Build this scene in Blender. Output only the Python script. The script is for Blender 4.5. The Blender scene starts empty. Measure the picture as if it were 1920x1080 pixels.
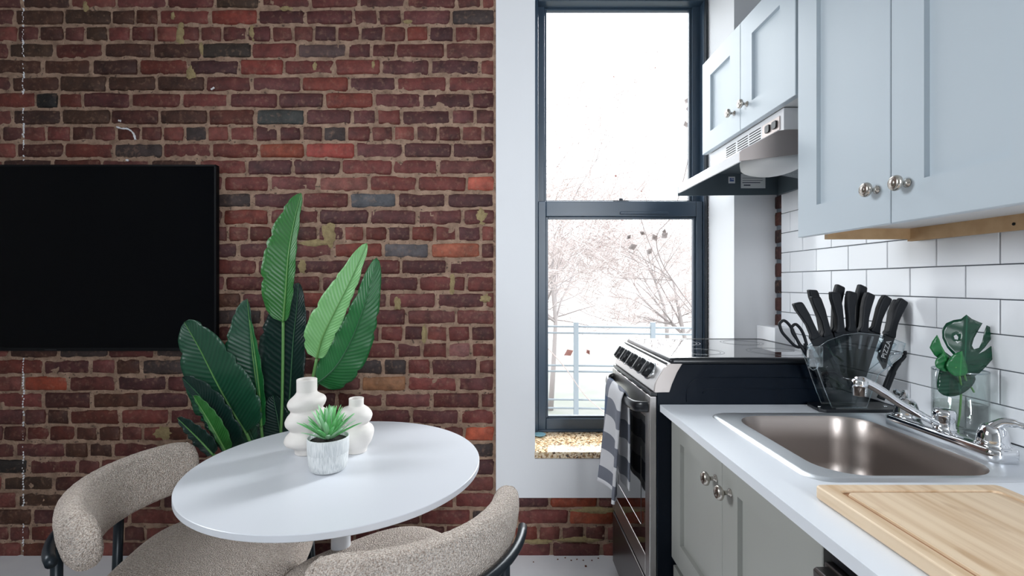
import bpy, bmesh, math, random
from mathutils import Vector, Matrix, noise
random.seed(7)
R = math.radians
C = bpy.context.scene.collection
SC = bpy.context.scene

# ------------------------------------------------------------------ camera, world, lights, exposure
F = 886.0                       # focal length in pixels of the 1920 px wide photograph
CX, CY, H = 947.0, 530.5, 1.197
cam = bpy.data.cameras.new('camera')
cam.sensor_width = 36.0
cam.lens = F / 1920 * 36
cam.shift_x = (960 - CX) / 1920
cam.shift_y = -(540 - CY) / 1920
cam.clip_start = 0.02
co = bpy.data.objects.new('camera', cam)
co.location = (0, 0, H)
co.rotation_euler = (R(90), 0, 0)
C.objects.link(co)
SC.camera = co

w = bpy.data.worlds.new('overcast_sky')
SC.world = w
w.use_nodes = True
bgn = w.node_tree.nodes['Background']
bgn.inputs[0].default_value = (0.93, 0.97, 1.0, 1)
bgn.inputs[1].default_value = 4.2


def area(name, loc, aim, sx, sy, power, col):
    l = bpy.data.lights.new(name, 'AREA')
    l.shape = 'RECTANGLE'
    l.size, l.size_y, l.energy, l.color = sx, sy, power, col
    o = bpy.data.objects.new(name, l)
    o.location = loc
    o.rotation_euler = (Vector(aim) - Vector(loc)).to_track_quat('-Z', 'Y').to_euler()
    C.objects.link(o)
    return o


area('front_fill_light', (1.0, -2.45, 1.75), (0.2, 2.0, 1.15), 0.34, 1.9, 82, (0.90, 0.95, 1.0))  # added fill lamp behind the camera; no window is built there
area('side_fill_light', (-2.3, 0.9, 2.1), (0.9, 1.0, 1.15), 0.9, 0.9, 13.5, (0.91, 0.955, 1.0)).data.spread = R(90)  # added soft lamp inside the room, brightens the tiles and cabinet fronts
# the bright half of the overcast sky that faces the window: a very wide, soft sun
su_ = bpy.data.lights.new('bright_overcast', 'SUN')
su_.energy, su_.angle, su_.color = 9.5, R(58), (0.93, 0.97, 1.0)
so_ = bpy.data.objects.new('bright_overcast', su_)
so_.rotation_euler = Vector((-0.34, -0.85, -0.46)).to_track_quat('-Z', 'Y').to_euler()
so_.location = (1.5, 8, 5)
C.objects.link(so_)
# second, narrower sun added to sharpen the table shadows, low on the window side
sd_ = bpy.data.lights.new('extra_sun', 'SUN')
sd_.energy, sd_.angle, sd_.color = 4.0, R(15), (0.96, 0.98, 1.0)
sd0 = bpy.data.objects.new('extra_sun', sd_)
sd0.rotation_euler = Vector((-0.76, -0.66, -0.50)).to_track_quat('-Z', 'Y').to_euler()
sd0.location = (6, 8, 6)
C.objects.link(sd0)

vs = SC.view_settings
vs.view_transform = 'Standard'
vs.look = 'None'
vs.exposure = 0.0
vs.gamma = 1.0
vs.use_curve_mapping = False

# ------------------------------------------------------------------ helpers
D = 2.0736          # brick face of the back wall
XW = 1.18           # tile face of the kitchen wall
S = F / D


def P(x, y, d):
    """world point seen at pixel x, y of the photograph at depth d (measuring aid)"""
    return Vector(((x - CX) / F * d, d, H - (y - CY) / F * d))


def lin(c):
    return tuple(((v / 255) / 12.92 if v <= 10 else (((v / 255) + 0.055) / 1.055) ** 2.4) for v in c)


ORG = {}


def _link(o, parent, org):
    C.objects.link(o)
    if parent:
        o.parent = parent
    ORG[o.name] = Vector(org)


def empty(name, loc, label=None, cat=None, group=None, kind=None):
    o = bpy.data.objects.new(name, None)
    o.empty_display_size = 0.05
    o.location = loc
    _link(o, None, loc)
    tag(o, label, cat, group, kind)
    return o


def tag(o, label=None, cat=None, group=None, kind=None):
    if label: o['label'] = label
    if cat: o['category'] = cat
    if group: o['group'] = group
    if kind: o['kind'] = kind
    return o


def obj(name, geo, mat, parent=None, smooth=False, bevel=0.0, seg=2, label=None, kind=None, uv=None, sub=0):
    """geo = (verts, faces) in world coordinates"""
    vsx, fs = geo
    if parent:
        org = ORG[parent.name]
    else:
        xs = [v[0] for v in vsx]; ys = [v[1] for v in vsx]; zs = [v[2] for v in vsx]
        org = Vector(((min(xs) + max(xs)) / 2, (min(ys) + max(ys)) / 2, min(zs)))
    me = bpy.data.meshes.new(name)
    me.from_pydata([(v[0] - org[0], v[1] - org[1], v[2] - org[2]) for v in vsx], [], fs)
    if uv:
        ul = me.uv_layers.new(name='UVMap')
        for lp in me.loops:
            ul.data[lp.index].uv = uv[lp.vertex_index]
    me.validate()
    bm = bmesh.new(); bm.from_mesh(me)
    bmesh.ops.recalc_face_normals(bm, faces=bm.faces)
    bm.to_mesh(me); bm.free()
    if isinstance(mat, (list, tuple)):
        for m in mat: me.materials.append(m)
    else:
        me.materials.append(mat)
    if smooth:
        me.polygons.foreach_set('use_smooth', [True] * len(me.polygons))
    o = bpy.data.objects.new(name, me)
    if not parent: o.location = org
    _link(o, parent, org)
    if bevel:
        b = o.modifiers.new('edge', 'BEVEL')
        b.width = bevel; b.segments = seg; b.limit_method = 'ANGLE'; b.angle_limit = R(35)
        if smooth is False:
            me.polygons.foreach_set('use_smooth', [True] * len(me.polygons))
            b.harden_normals = True
    if sub:
        s = o.modifiers.new('sub', 'SUBSURF'); s.levels = sub; s.render_levels = sub
    if label: o['label'] = label
    if kind: o['kind'] = kind
    return o


def join(*gs):
    V, Fc = [], []
    for v, f in gs:
        n = len(V)
        V += list(v)
        Fc += [tuple(i + n for i in q) for q in f]
    return V, Fc


def box(x0, x1, y0, y1, z0, z1):
    v = [(x0, y0, z0), (x1, y0, z0), (x1, y1, z0), (x0, y1, z0), (x0, y0, z1), (x1, y0, z1), (x1, y1, z1), (x0, y1, z1)]
    f = [(0, 3, 2, 1), (4, 5, 6, 7), (0, 1, 5, 4), (1, 2, 6, 5), (2, 3, 7, 6), (3, 0, 4, 7)]
    return v, f


def frame_axes(t):
    t = t.normalized()
    u = t.cross(Vector((0, 0, 1)))
    if u.length < 1e-4: u = t.cross(Vector((0, 1, 0)))
    u.normalize()
    return u, t.cross(u).normalized()


def tube(pts, r, n=10, cap=True):
    pts = [Vector(p) for p in pts]
    rs = r if isinstance(r, (list, tuple)) else [r] * len(pts)
    V, Fc = [], []
    u = None
    for i, p in enumerate(pts):
        t = (pts[min(i + 1, len(pts) - 1)] - pts[max(i - 1, 0)])
        if t.length < 1e-9: t = Vector((0, 0, 1))
        t.normalize()
        if u is None: u, v = frame_axes(t)
        else:
            u = (u - t * u.dot(t))
            if u.length < 1e-6: u, v = frame_axes(t)
            u.normalize()
        v = t.cross(u)
        for k in range(n):
            a = 2 * math.pi * k / n
            V.append(p + (u * math.cos(a) + v * math.sin(a)) * rs[i])
    for i in range(len(pts) - 1):
        for k in range(n):
            a, b = i * n + k, i * n + (k + 1) % n
            Fc.append((a, b, b + n, a + n))
    if cap:
        Fc.append(tuple(range(n))[::-1]); m = (len(pts) - 1) * n
        Fc.append(tuple(m + k for k in range(n)))
    return V, Fc


def lathe(prof, c=(0, 0, 0), n=32, axis='z', close=False):
    """prof = [(r, h)]; axis of revolution through c"""
    V, Fc = [], []
    c = Vector(c)
    for r, h in prof:
        for k in range(n):
            a = 2 * math.pi * k / n
            if axis == 'z': p = Vector((r * math.cos(a), r * math.sin(a), h))
            elif axis == 'x': p = Vector((h, r * math.cos(a), r * math.sin(a)))
            elif axis == '-x': p = Vector((-h, r * math.cos(a), r * math.sin(a)))
            else: p = Vector((r * math.cos(a), h, r * math.sin(a)))
            V.append(c + p)
    m = len(prof)
    for i in range(m - 1 if not close else m):
        for k in range(n):
            a, b = i * n + k, i * n + (k + 1) % n
            c2, d2 = ((i + 1) % m) * n + (k + 1) % n, ((i + 1) % m) * n + k
            Fc.append((a, b, c2, d2))
    if not close:
        Fc.append(tuple(range(n))[::-1]); Fc.append(tuple((m - 1) * n + k for k in range(n)))
    return V, Fc


def prism(poly, fn, t0, t1):
    """poly of (a, b); fn(a, b, t) -> point; extruded from t0 to t1"""
    n = len(poly)
    V = [fn(a, b, t0) for a, b in poly] + [fn(a, b, t1) for a, b in poly]
    Fc = [tuple(range(n))[::-1], tuple(range(n, 2 * n))]
    for i in range(n):
        j = (i + 1) % n
        Fc.append((i, j, j + n, i + n))
    return V, Fc


def bez(p0, p1, p2, n=12):
    p0, p1, p2 = Vector(p0), Vector(p1), Vector(p2)
    return [(1 - t) ** 2 * p0 + 2 * t * (1 - t) * p1 + t * t * p2 for t in [i / n for i in range(n + 1)]]


def spline(pts, n=6):
    pts = [Vector(p) for p in pts]
    out = []
    for i in range(len(pts) - 1):
        a, b, c, d = pts[max(i - 1, 0)], pts[i], pts[i + 1], pts[min(i + 2, len(pts) - 1)]
        for k in range(n):
            t = k / n
            out.append(0.5 * ((2 * b) + (c - a) * t + (2 * a - 5 * b + 4 * c - d) * t * t + (3 * b - a - 3 * c + d) * t ** 3))
    out.append(pts[-1])
    return out


def rrect(x0, x1, y0, y1, r, n=6):
    out = []
    for cx, cy, a0 in ((x1 - r, y1 - r, 0), (x0 + r, y1 - r, 90), (x0 + r, y0 + r, 180), (x1 - r, y0 + r, 270)):
        for k in range(n + 1):
            a = R(a0 + 90 * k / n)
            out.append((cx + r * math.cos(a), cy + r * math.sin(a)))
    return out


def loft(rings, cap0=True, cap1=True):
    n = len(rings[0])
    V = [p for r in rings for p in r]
    Fc = []
    for i in range(len(rings) - 1):
        for k in range(n):
            a, b = i * n + k, i * n + (k + 1) % n
            Fc.append((a, b, b + n, a + n))
    if cap0: Fc.append(tuple(range(n))[::-1])
    if cap1: Fc.append(tuple((len(rings) - 1) * n + k for k in range(n)))
    return V, Fc


# ------------------------------------------------------------------ materials
def mat(name, rgb, rough=0.5, metal=0.0, bump=None, var=None, spec=None, coat=0.0, sheen=0.0):
    """rgb in sRGB 0-255; bump = (scale, strength, distance); var = (scale, rgb2, amount)"""
    m = bpy.data.materials.new(name); m.use_nodes = True
    nt = m.node_tree; b = nt.nodes['Principled BSDF']
    b.inputs['Base Color'].default_value = (*lin(rgb), 1)
    b.inputs['Roughness'].default_value = rough
    b.inputs['Metallic'].default_value = metal
    if spec is not None: b.inputs['Specular IOR Level'].default_value = spec
    if coat: b.inputs['Coat Weight'].default_value = coat
    if sheen: b.inputs['Sheen Weight'].default_value = sheen
    tc = nt.nodes.new('ShaderNodeTexCoord')
    if bump:
        nz = nt.nodes.new('ShaderNodeTexNoise'); nz.inputs['Scale'].default_value = bump[0]; nz.inputs['Detail'].default_value = 5
        bp = nt.nodes.new('ShaderNodeBump'); bp.inputs['Strength'].default_value = bump[1]; bp.inputs['Distance'].default_value = bump[2]
        nt.links.new(tc.outputs['Object'], nz.inputs['Vector']); nt.links.new(nz.outputs['Fac'], bp.inputs['Height'])
        nt.links.new(bp.outputs['Normal'], b.inputs['Normal'])
    if var:
        nz = nt.nodes.new('ShaderNodeTexNoise'); nz.inputs['Scale'].default_value = var[0]; nz.inputs['Detail'].default_value = 4
        mx = nt.nodes.new('ShaderNodeMix'); mx.data_type = 'RGBA'
        rp = nt.nodes.new('ShaderNodeMapRange'); rp.inputs[1].default_value = 0.35; rp.inputs[2].default_value = 0.7; rp.inputs[4].default_value = var[2]
        nt.links.new(tc.outputs['Object'], nz.inputs['Vector']); nt.links.new(nz.outputs['Fac'], rp.inputs[0])
        nt.links.new(rp.outputs[0], mx.inputs[0])
        mx.inputs[6].default_value = (*lin(rgb), 1); mx.inputs[7].default_value = (*lin(var[1]), 1)
        nt.links.new(mx.outputs[2], b.inputs['Base Color'])
    return m


def N(nt, t, **kw):
    n = nt.nodes.new(t)
    for k, v in kw.items():
        if k.startswith('i_'): n.inputs[int(k[2:])].default_value = v
        else: setattr(n, k, v)
    return n


def brick_mat(name, per_island):
    m = bpy.data.materials.new(name); m.use_nodes = True
    nt = m.node_tree; L = nt.links.new; b = nt.nodes['Principled BSDF']
    tc = N(nt, 'ShaderNodeTexCoord')
    geo = N(nt, 'ShaderNodeNewGeometry')
    if per_island:
        cr = N(nt, 'ShaderNodeValToRGB'); e = cr.color_ramp.elements
        e[0].color = (*lin((84, 48, 44)), 1); e[1].color = (*lin((122, 66, 58)), 1)
        L(geo.outputs['Random Per Island'], cr.inputs[0]); base = cr.outputs[0]
    else:
        oi = N(nt, 'ShaderNodeObjectInfo'); base = oi.outputs['Color']
    n1 = N(nt, 'ShaderNodeTexNoise'); n1.inputs['Scale'].default_value = 22; n1.inputs['Detail'].default_value = 8; n1.inputs['Roughness'].default_value = 0.65
    L(geo.outputs['Position'], n1.inputs['Vector'])
    r1 = N(nt, 'ShaderNodeMapRange'); r1.inputs[1].default_value = 0.3; r1.inputs[2].default_value = 0.72; r1.inputs[3].default_value = 0.5; r1.inputs[4].default_value = 1.35
    L(n1.outputs['Fac'], r1.inputs[0])
    mu = N(nt, 'ShaderNodeMix', data_type='RGBA', blend_type='MULTIPLY'); mu.inputs[0].default_value = 1
    L(base, mu.inputs[6]); L(r1.outputs[0], mu.inputs[7])
    # mortar film
    n2 = N(nt, 'ShaderNodeTexNoise'); n2.inputs['Scale'].default_value = 60; n2.inputs['Detail'].default_value = 7
    L(geo.outputs['Position'], n2.inputs['Vector'])
    r2 = N(nt, 'ShaderNodeMapRange'); r2.inputs[1].default_value = 0.55; r2.inputs[2].default_value = 0.78; r2.inputs[4].default_value = 0.42
    L(n2.outputs['Fac'], r2.inputs[0])
    mx = N(nt, 'ShaderNodeMix', data_type='RGBA'); L(r2.outputs[0], mx.inputs[0]); L(mu.outputs[2], mx.inputs[6]); mx.inputs[7].default_value = (*lin((150, 118, 98)), 1)
    L(mx.outputs[2], b.inputs['Base Color'])
    b.inputs['Roughness'].default_value = 0.62
    b.inputs['Specular IOR Level'].default_value = 0.35
    n3 = N(nt, 'ShaderNodeTexNoise'); n3.inputs['Scale'].default_value = 130; n3.inputs['Detail'].default_value = 6
    L(geo.outputs['Position'], n3.inputs['Vector'])
    bp = N(nt, 'ShaderNodeBump'); bp.inputs['Strength'].default_value = 0.55; bp.inputs['Distance'].default_value = 0.004
    L(n3.outputs['Fac'], bp.inputs['Height']); L(bp.outputs['Normal'], b.inputs['Normal'])
    return m


M = {}
M['brick'] = brick_mat('brick_clay', False)
M['brick_far'] = brick_mat('brick_clay_varied', True)
M['mortar'] = mat('mortar', (166, 138, 118), 0.9, bump=(140, 0.9, 0.006), var=(24, (118, 94, 78), 0.9))
_nt = M['mortar'].node_tree; _b = _nt.nodes['Principled BSDF']; _src = _b.inputs['Base Color'].links[0].from_socket
_n = N(_nt, 'ShaderNodeTexNoise'); _n.inputs['Scale'].default_value = 75; _n.inputs['Detail'].default_value = 4
_nt.links.new(N(_nt, 'ShaderNodeNewGeometry').outputs['Position'], _n.inputs['Vector'])
_r = N(_nt, 'ShaderNodeMapRange'); _r.inputs[1].default_value = 0.60; _r.inputs[2].default_value = 0.68; _r.inputs[4].default_value = 0.8; _nt.links.new(_n.outputs['Fac'], _r.inputs[0])
_m = N(_nt, 'ShaderNodeMix', data_type='RGBA'); _nt.links.new(_r.outputs[0], _m.inputs[0]); _nt.links.new(_src, _m.inputs[6]); _m.inputs[7].default_value = (*lin((58, 44, 38)), 1)
_nt.links.new(_m.outputs[2], _b.inputs['Base Color'])
M['smear'] = mat('mortar_smear', (156, 139, 100), 0.9, bump=(160, 0.8, 0.005), var=(60, (128, 110, 78), 0.8))
M['splash'] = mat('white_splash', (225, 225, 228), 0.5, bump=(150, 0.6, 0.003))
M['plaster'] = mat('white_plaster', (232, 233, 236), 0.55, bump=(60, 0.08, 0.002))
M['plaster_in'] = mat('room_paint', (216, 216, 214), 0.7)
M['floor'] = mat('white_floor', (246, 247, 250), 0.4, bump=(30, 0.06, 0.002), var=(8, (234, 236, 241), 0.6))
M['rug'] = mat('rug_beige', (178, 166, 150), 0.95, bump=(400, 1.0, 0.01), var=(300, (120, 108, 96), 0.8))
M['winframe'] = mat('dark_window_paint', (50, 66, 82), 0.32, bump=(40, 0.06, 0.002))
M['winframe2'] = mat('dark_window_paint_old', (36, 42, 50), 0.45, bump=(90, 0.3, 0.003))
M['cab'] = mat('cabinet_paint', (192, 203, 211), 0.33, bump=(14, 0.03, 0.002))
M['cab_shaded'] = mat('cabinet_paint_shaded', (160, 161, 156), 0.36, bump=(14, 0.03, 0.002))  # the cabinet paint again, with the shade below the worktop in its colour
M['cabin'] = mat('cabinet_white', (226, 226, 226), 0.45)
M['wood_raw'] = mat('raw_wood', (205, 170, 128), 0.6, var=(30, (186, 148, 106), 0.7))
M['counter'] = mat('white_laminate', (224, 228, 234), 0.28, bump=(80, 0.03, 0.001))
M['tile'] = mat('tile_glaze', (240, 242, 246), 0.12, bump=(9, 0.05, 0.004))
M['grout'] = mat('grout_grey', (96, 102, 110), 0.9)
M['steel'] = mat('brushed_steel', (176, 172, 170), 0.32, 1.0, bump=(60, 0.05, 0.001))
M['panel_steel'] = mat('control_panel_steel', (214, 212, 211), 0.38, 0.9)
M['steel_dark'] = mat('dark_steel', (120, 116, 116), 0.3, 1.0)
M['bowl'] = mat('sink_bowl_steel', (166, 157, 152), 0.36, 1.0, bump=(90, 0.05, 0.001))
M['rim'] = mat('sink_rim_steel', (226, 229, 233), 0.42, 1.0, bump=(30, 0.05, 0.001))
M['chrome'] = mat('chrome', (225, 227, 230), 0.06, 1.0)
M['nickel'] = mat('satin_nickel', (190, 184, 176), 0.24, 1.0)
M['black'] = mat('black_enamel', (18, 21, 26), 0.28, bump=(160, 0.12, 0.002))
M['black_side'] = mat('black_range_side', (8, 17, 28), 0.36, bump=(22, 0.25, 0.004), spec=0.15)
M['black_matte'] = mat('black_plastic', (24, 27, 32), 0.5)
M['black_glass'] = mat('black_glass', (6, 7, 9), 0.03, coat=0.5)
M['dark_gap'] = mat('dark_gap', (8, 8, 9), 0.8)
M['knifeplastic'] = mat('knife_handle_black', (13, 18, 25), 0.48, bump=(300, 0.15, 0.001), spec=0.3)
M['blade'] = mat('knife_blade_black', (22, 26, 32), 0.3)
M['tv'] = mat('tv_screen', (1, 2, 5), 0.10, spec=0.10)
M['tvb'] = mat('tv_bezel', (7, 9, 13), 0.5, spec=0.2)
M['table'] = mat('white_table_lacquer', (208, 211, 217), 0.3)
M['tube'] = mat('black_tube', (22, 32, 40), 0.35, 0.2)
M['ceramic'] = mat('matt_white_ceramic', (216, 211, 206), 0.7, bump=(220, 0.12, 0.002))
M['soil'] = mat('dark_soil', (40, 34, 30), 0.95, bump=(200, 1.0, 0.01))
M['hoodwhite'] = mat('hood_enamel', (226, 226, 228), 0.3)
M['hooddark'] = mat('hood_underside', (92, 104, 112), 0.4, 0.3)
M['hoodend'] = mat('hood_end_steel', (180, 169, 165), 0.35, 0.7)
M['paper'] = mat('label_paper', (225, 228, 230), 0.6)
M['ink'] = mat('label_ink', (60, 70, 90), 0.6)
M['inkblue'] = mat('label_blue', (70, 96, 160), 0.6)
M['potplant'] = mat('plant_basket', (70, 70, 72), 0.6)
M['crumb'] = mat('brick_crumb', (110, 62, 44), 0.9, bump=(200, 1, 0.004))
M['teal'] = mat('teal_glass', (120, 160, 172), 0.15)
M['bark'] = mat('tree_bark', (146, 139, 138), 0.9)
M['twig'] = mat('tree_twig', (176, 165, 163), 0.9)
M['leafdry'] = mat('dry_leaf', (150, 110, 104), 0.8)
M['rail'] = mat('railing_paint', (128, 138, 146), 0.5)
M['ground'] = mat('outside_ground', (124, 124, 121), 0.9, var=(1.6, (108, 113, 103), 0.8))
M['hill'] = mat('wooded_slope', (166, 158, 156), 0.95, var=(1.1, (138, 130, 127), 0.9))
M['lens'] = mat('lamp_lens_plastic', (236, 236, 236), 0.4)


def granite():
    m = bpy.data.materials.new('granite'); m.use_nodes = True
    nt = m.node_tree; L = nt.links.new; b = nt.nodes['Principled BSDF']
    tc = N(nt, 'ShaderNodeTexCoord')
    v = N(nt, 'ShaderNodeTexVoronoi'); v.inputs['Scale'].default_value = 150
    n = N(nt, 'ShaderNodeTexNoise'); n.inputs['Scale'].default_value = 55; n.inputs['Detail'].default_value = 6
    L(tc.outputs['Object'], v.inputs['Vector']); L(tc.outputs['Object'], n.inputs['Vector'])
    sp = N(nt, 'ShaderNodeSeparateColor'); L(v.outputs['Color'], sp.inputs[0])
    ad = N(nt, 'ShaderNodeMath', operation='MULTIPLY_ADD'); L(sp.outputs[0], ad.inputs[0]); ad.inputs[1].default_value = 0.6; L(n.outputs['Fac'], ad.inputs[2])
    cr = N(nt, 'ShaderNodeValToRGB'); cr.color_ramp.interpolation = 'LINEAR'
    e = cr.color_ramp.elements
    e[0].position = 0.42; e[0].color = (*lin((40, 32, 28)), 1)
    e[1].position = 1.0; e[1].color = (*lin((224, 206, 178)), 1)
    for p, c in ((0.58, (120, 84, 52)), (0.74, (190, 156, 112)), (0.86, (212, 190, 158))):
        x = cr.color_ramp.elements.new(p); x.color = (*lin(c), 1)
    L(ad.outputs[0], cr.inputs[0]); L(cr.outputs[0], b.inputs['Base Color'])
    b.inputs['Roughness'].default_value = 0.12
    return m


M['granite'] = granite()


def boucle():
    m = bpy.data.materials.new('boucle_fabric'); m.use_nodes = True
    nt = m.node_tree; L = nt.links.new; b = nt.nodes['Principled BSDF']
    tc = N(nt, 'ShaderNodeTexCoord')
    n = N(nt, 'ShaderNodeTexNoise'); n.inputs['Scale'].default_value = 340; n.inputs['Detail'].default_value = 3
    v = N(nt, 'ShaderNodeTexVoronoi'); v.inputs['Scale'].default_value = 300
    L(tc.outputs['Object'], n.inputs['Vector']); L(tc.outputs['Object'], v.inputs['Vector'])
    cr = N(nt, 'ShaderNodeValToRGB'); e = cr.color_ramp.elements
    e[0].position = 0.34; e[0].color = (*lin((184, 160, 143)), 1); e[1].position = 0.60; e[1].color = (*lin((252, 238, 226)), 1)
    L(n.outputs['Fac'], cr.inputs[0]); L(cr.outputs[0], b.inputs['Base Color'])
    ad = N(nt, 'ShaderNodeMath', operation='SUBTRACT'); L(n.outputs['Fac'], ad.inputs[0]); L(v.outputs['Distance'], ad.inputs[1])
    bp = N(nt, 'ShaderNodeBump'); bp.inputs['Strength'].default_value = 1.0; bp.inputs['Distance'].default_value = 0.008
    L(ad.outputs[0], bp.inputs['Height']); L(bp.outputs['Normal'], b.inputs['Normal'])
    b.inputs['Roughness'].default_value = 0.95; b.inputs['Sheen Weight'].default_value = 0.3
    b.inputs['Specular IOR Level'].default_value = 0.1
    return m


M['boucle'] = boucle()


def leafmat(name, c1, c2, rib, freq=30, gloss=0.38, transl=0.15):
    """UV: u along the leaf 0..1, v across -1..1 stored as 0..1"""
    m = bpy.data.materials.new(name); m.use_nodes = True
    nt = m.node_tree; L = nt.links.new; b = nt.nodes['Principled BSDF']
    uv = N(nt, 'ShaderNodeUVMap'); sp = N(nt, 'ShaderNodeSeparateXYZ'); L(uv.outputs[0], sp.inputs[0])
    s = N(nt, 'ShaderNodeMath', operation='SUBTRACT'); L(sp.outputs[1], s.inputs[0]); s.inputs[1].default_value = 0.5
    a = N(nt, 'ShaderNodeMath', operation='ABSOLUTE'); L(s.outputs[0], a.inputs[0])
    k = N(nt, 'ShaderNodeMath', operation='MULTIPLY_ADD'); L(a.outputs[0], k.inputs[0]); k.inputs[1].default_value = -0.22; L(sp.outputs[0], k.inputs[2])
    f = N(nt, 'ShaderNodeMath', operation='MULTIPLY'); L(k.outputs[0], f.inputs[0]); f.inputs[1].default_value = freq * 6.283
    sn = N(nt, 'ShaderNodeMath', operation='SINE'); L(f.outputs[0], sn.inputs[0])
    mr = N(nt, 'ShaderNodeMapRange'); mr.inputs[1].default_value = -1; mr.inputs[2].default_value = 1; L(sn.outputs[0], mr.inputs[0])
    mx = N(nt, 'ShaderNodeMix', data_type='RGBA'); L(mr.outputs[0], mx.inputs[0]); mx.inputs[6].default_value = (*lin(c1), 1); mx.inputs[7].default_value = (*lin(c2), 1)
    rb = N(nt, 'ShaderNodeMath', operation='LESS_THAN'); L(a.outputs[0], rb.inputs[0]); rb.inputs[1].default_value = 0.012
    m2 = N(nt, 'ShaderNodeMix', data_type='RGBA'); L(rb.outputs[0], m2.inputs[0]); L(mx.outputs[2], m2.inputs[6]); m2.inputs[7].default_value = (*lin(rib), 1)
    L(m2.outputs[2], b.inputs['Base Color'])
    b.inputs['Roughness'].default_value = gloss
    bp = N(nt, 'ShaderNodeBump'); bp.inputs['Strength'].default_value = 0.3; bp.inputs['Distance'].default_value = 0.003
    L(mr.outputs[0], bp.inputs['Height']); L(bp.outputs['Normal'], b.inputs['Normal'])
    tr = N(nt, 'ShaderNodeBsdfTranslucent'); L(m2.outputs[2], tr.inputs[0])
    ms = N(nt, 'ShaderNodeMixShader'); ms.inputs[0].default_value = transl
    L(b.outputs[0], ms.inputs[1]); L(tr.outputs[0], ms.inputs[2]); L(ms.outputs[0], nt.nodes['Material Output'].inputs[0])
    return m


M['leaf_bright'] = leafmat('leaf_bright', (54, 120, 54), (46, 108, 48), (130, 178, 96))
M['leaf_light'] = leafmat('leaf_light', (130, 188, 120), (118, 178, 110), (176, 214, 150))
M['leaf_mid'] = leafmat('leaf_mid', (36, 112, 56), (28, 100, 50), (96, 160, 90))
M['leaf_dark'] = leafmat('leaf_dark', (27, 78, 54), (22, 68, 48), (96, 146, 80))
M['leaf_deep'] = leafmat('leaf_deep', (17, 50, 42), (13, 42, 38), (50, 92, 62))
M['leaf_succ'] = leafmat('leaf_succulent', (128, 206, 132), (112, 194, 118), (206, 238, 196), freq=2, transl=0.25)
M['leaf_succ2'] = leafmat('leaf_succulent_pale', (184, 224, 186), (160, 210, 166), (224, 242, 220), freq=2, transl=0.25)
M['leaf_mon'] = leafmat('leaf_monstera', (15, 62, 44), (13, 56, 40), (30, 84, 62), freq=6, gloss=0.22, transl=0.1)
M['leaf_mon2'] = leafmat('leaf_monstera_small', (28, 104, 56), (26, 98, 52), (48, 126, 66), freq=4, gloss=0.3)
M['stem'] = mat('plant_stem', (92, 140, 74), 0.4)
M['stem_dark'] = mat('plant_stem_dark', (44, 92, 58), 0.4)


def thin_glass(name, tint, f0, rough=0.0):
    """thin clear sheet: see-through with a mirror reflection that grows towards grazing angles"""
    m = bpy.data.materials.new(name); m.use_nodes = True
    nt = m.node_tree; L = nt.links.new; nt.nodes.remove(nt.nodes['Principled BSDF'])
    t = N(nt, 'ShaderNodeBsdfTransparent'); t.inputs[0].default_value = (*tint, 1)
    g = N(nt, 'ShaderNodeBsdfGlossy'); g.inputs['Roughness'].default_value = rough
    lw = N(nt, 'ShaderNodeLayerWeight'); lw.inputs[0].default_value = 0.5
    pw = N(nt, 'ShaderNodeMath', operation='POWER'); L(lw.outputs['Facing'], pw.inputs[0]); pw.inputs[1].default_value = 4.0
    ma = N(nt, 'ShaderNodeMath', operation='MULTIPLY_ADD'); L(pw.outputs[0], ma.inputs[0]); ma.inputs[1].default_value = 0.85 - f0; ma.inputs[2].default_value = f0
    ms = N(nt, 'ShaderNodeMixShader')
    L(ma.outputs[0], ms.inputs[0]); L(t.outputs[0], ms.inputs[1]); L(g.outputs[0], ms.inputs[2])
    L(ms.outputs[0], nt.nodes['Material Output'].inputs[0])
    return m


def solid_glass(name, ior, tint=(1, 1, 1), rough=0.0):
    m = bpy.data.materials.new(name); m.use_nodes = True
    b = m.node_tree.nodes['Principled BSDF']
    b.inputs['Base Color'].default_value = (*tint, 1); b.inputs['Transmission Weight'].default_value = 1
    b.inputs['IOR'].default_value = ior; b.inputs['Roughness'].default_value = rough
    return m


M['pane'] = thin_glass('window_pane', (0.985, 0.99, 0.99), 0.0005)
M['acrylic'] = thin_glass('acrylic', (0.94, 0.965, 0.975), 0.05)
M['acrylic_edge'] = thin_glass('acrylic_edge', (0.80, 0.88, 0.92), 0.30, 0.15)
M['vaseglass'] = thin_glass('vase_glass', (0.955, 0.98, 0.975), 0.05)
M['water'] = thin_glass('vase_water', (0.93, 0.95, 0.92), 0.03)


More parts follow.
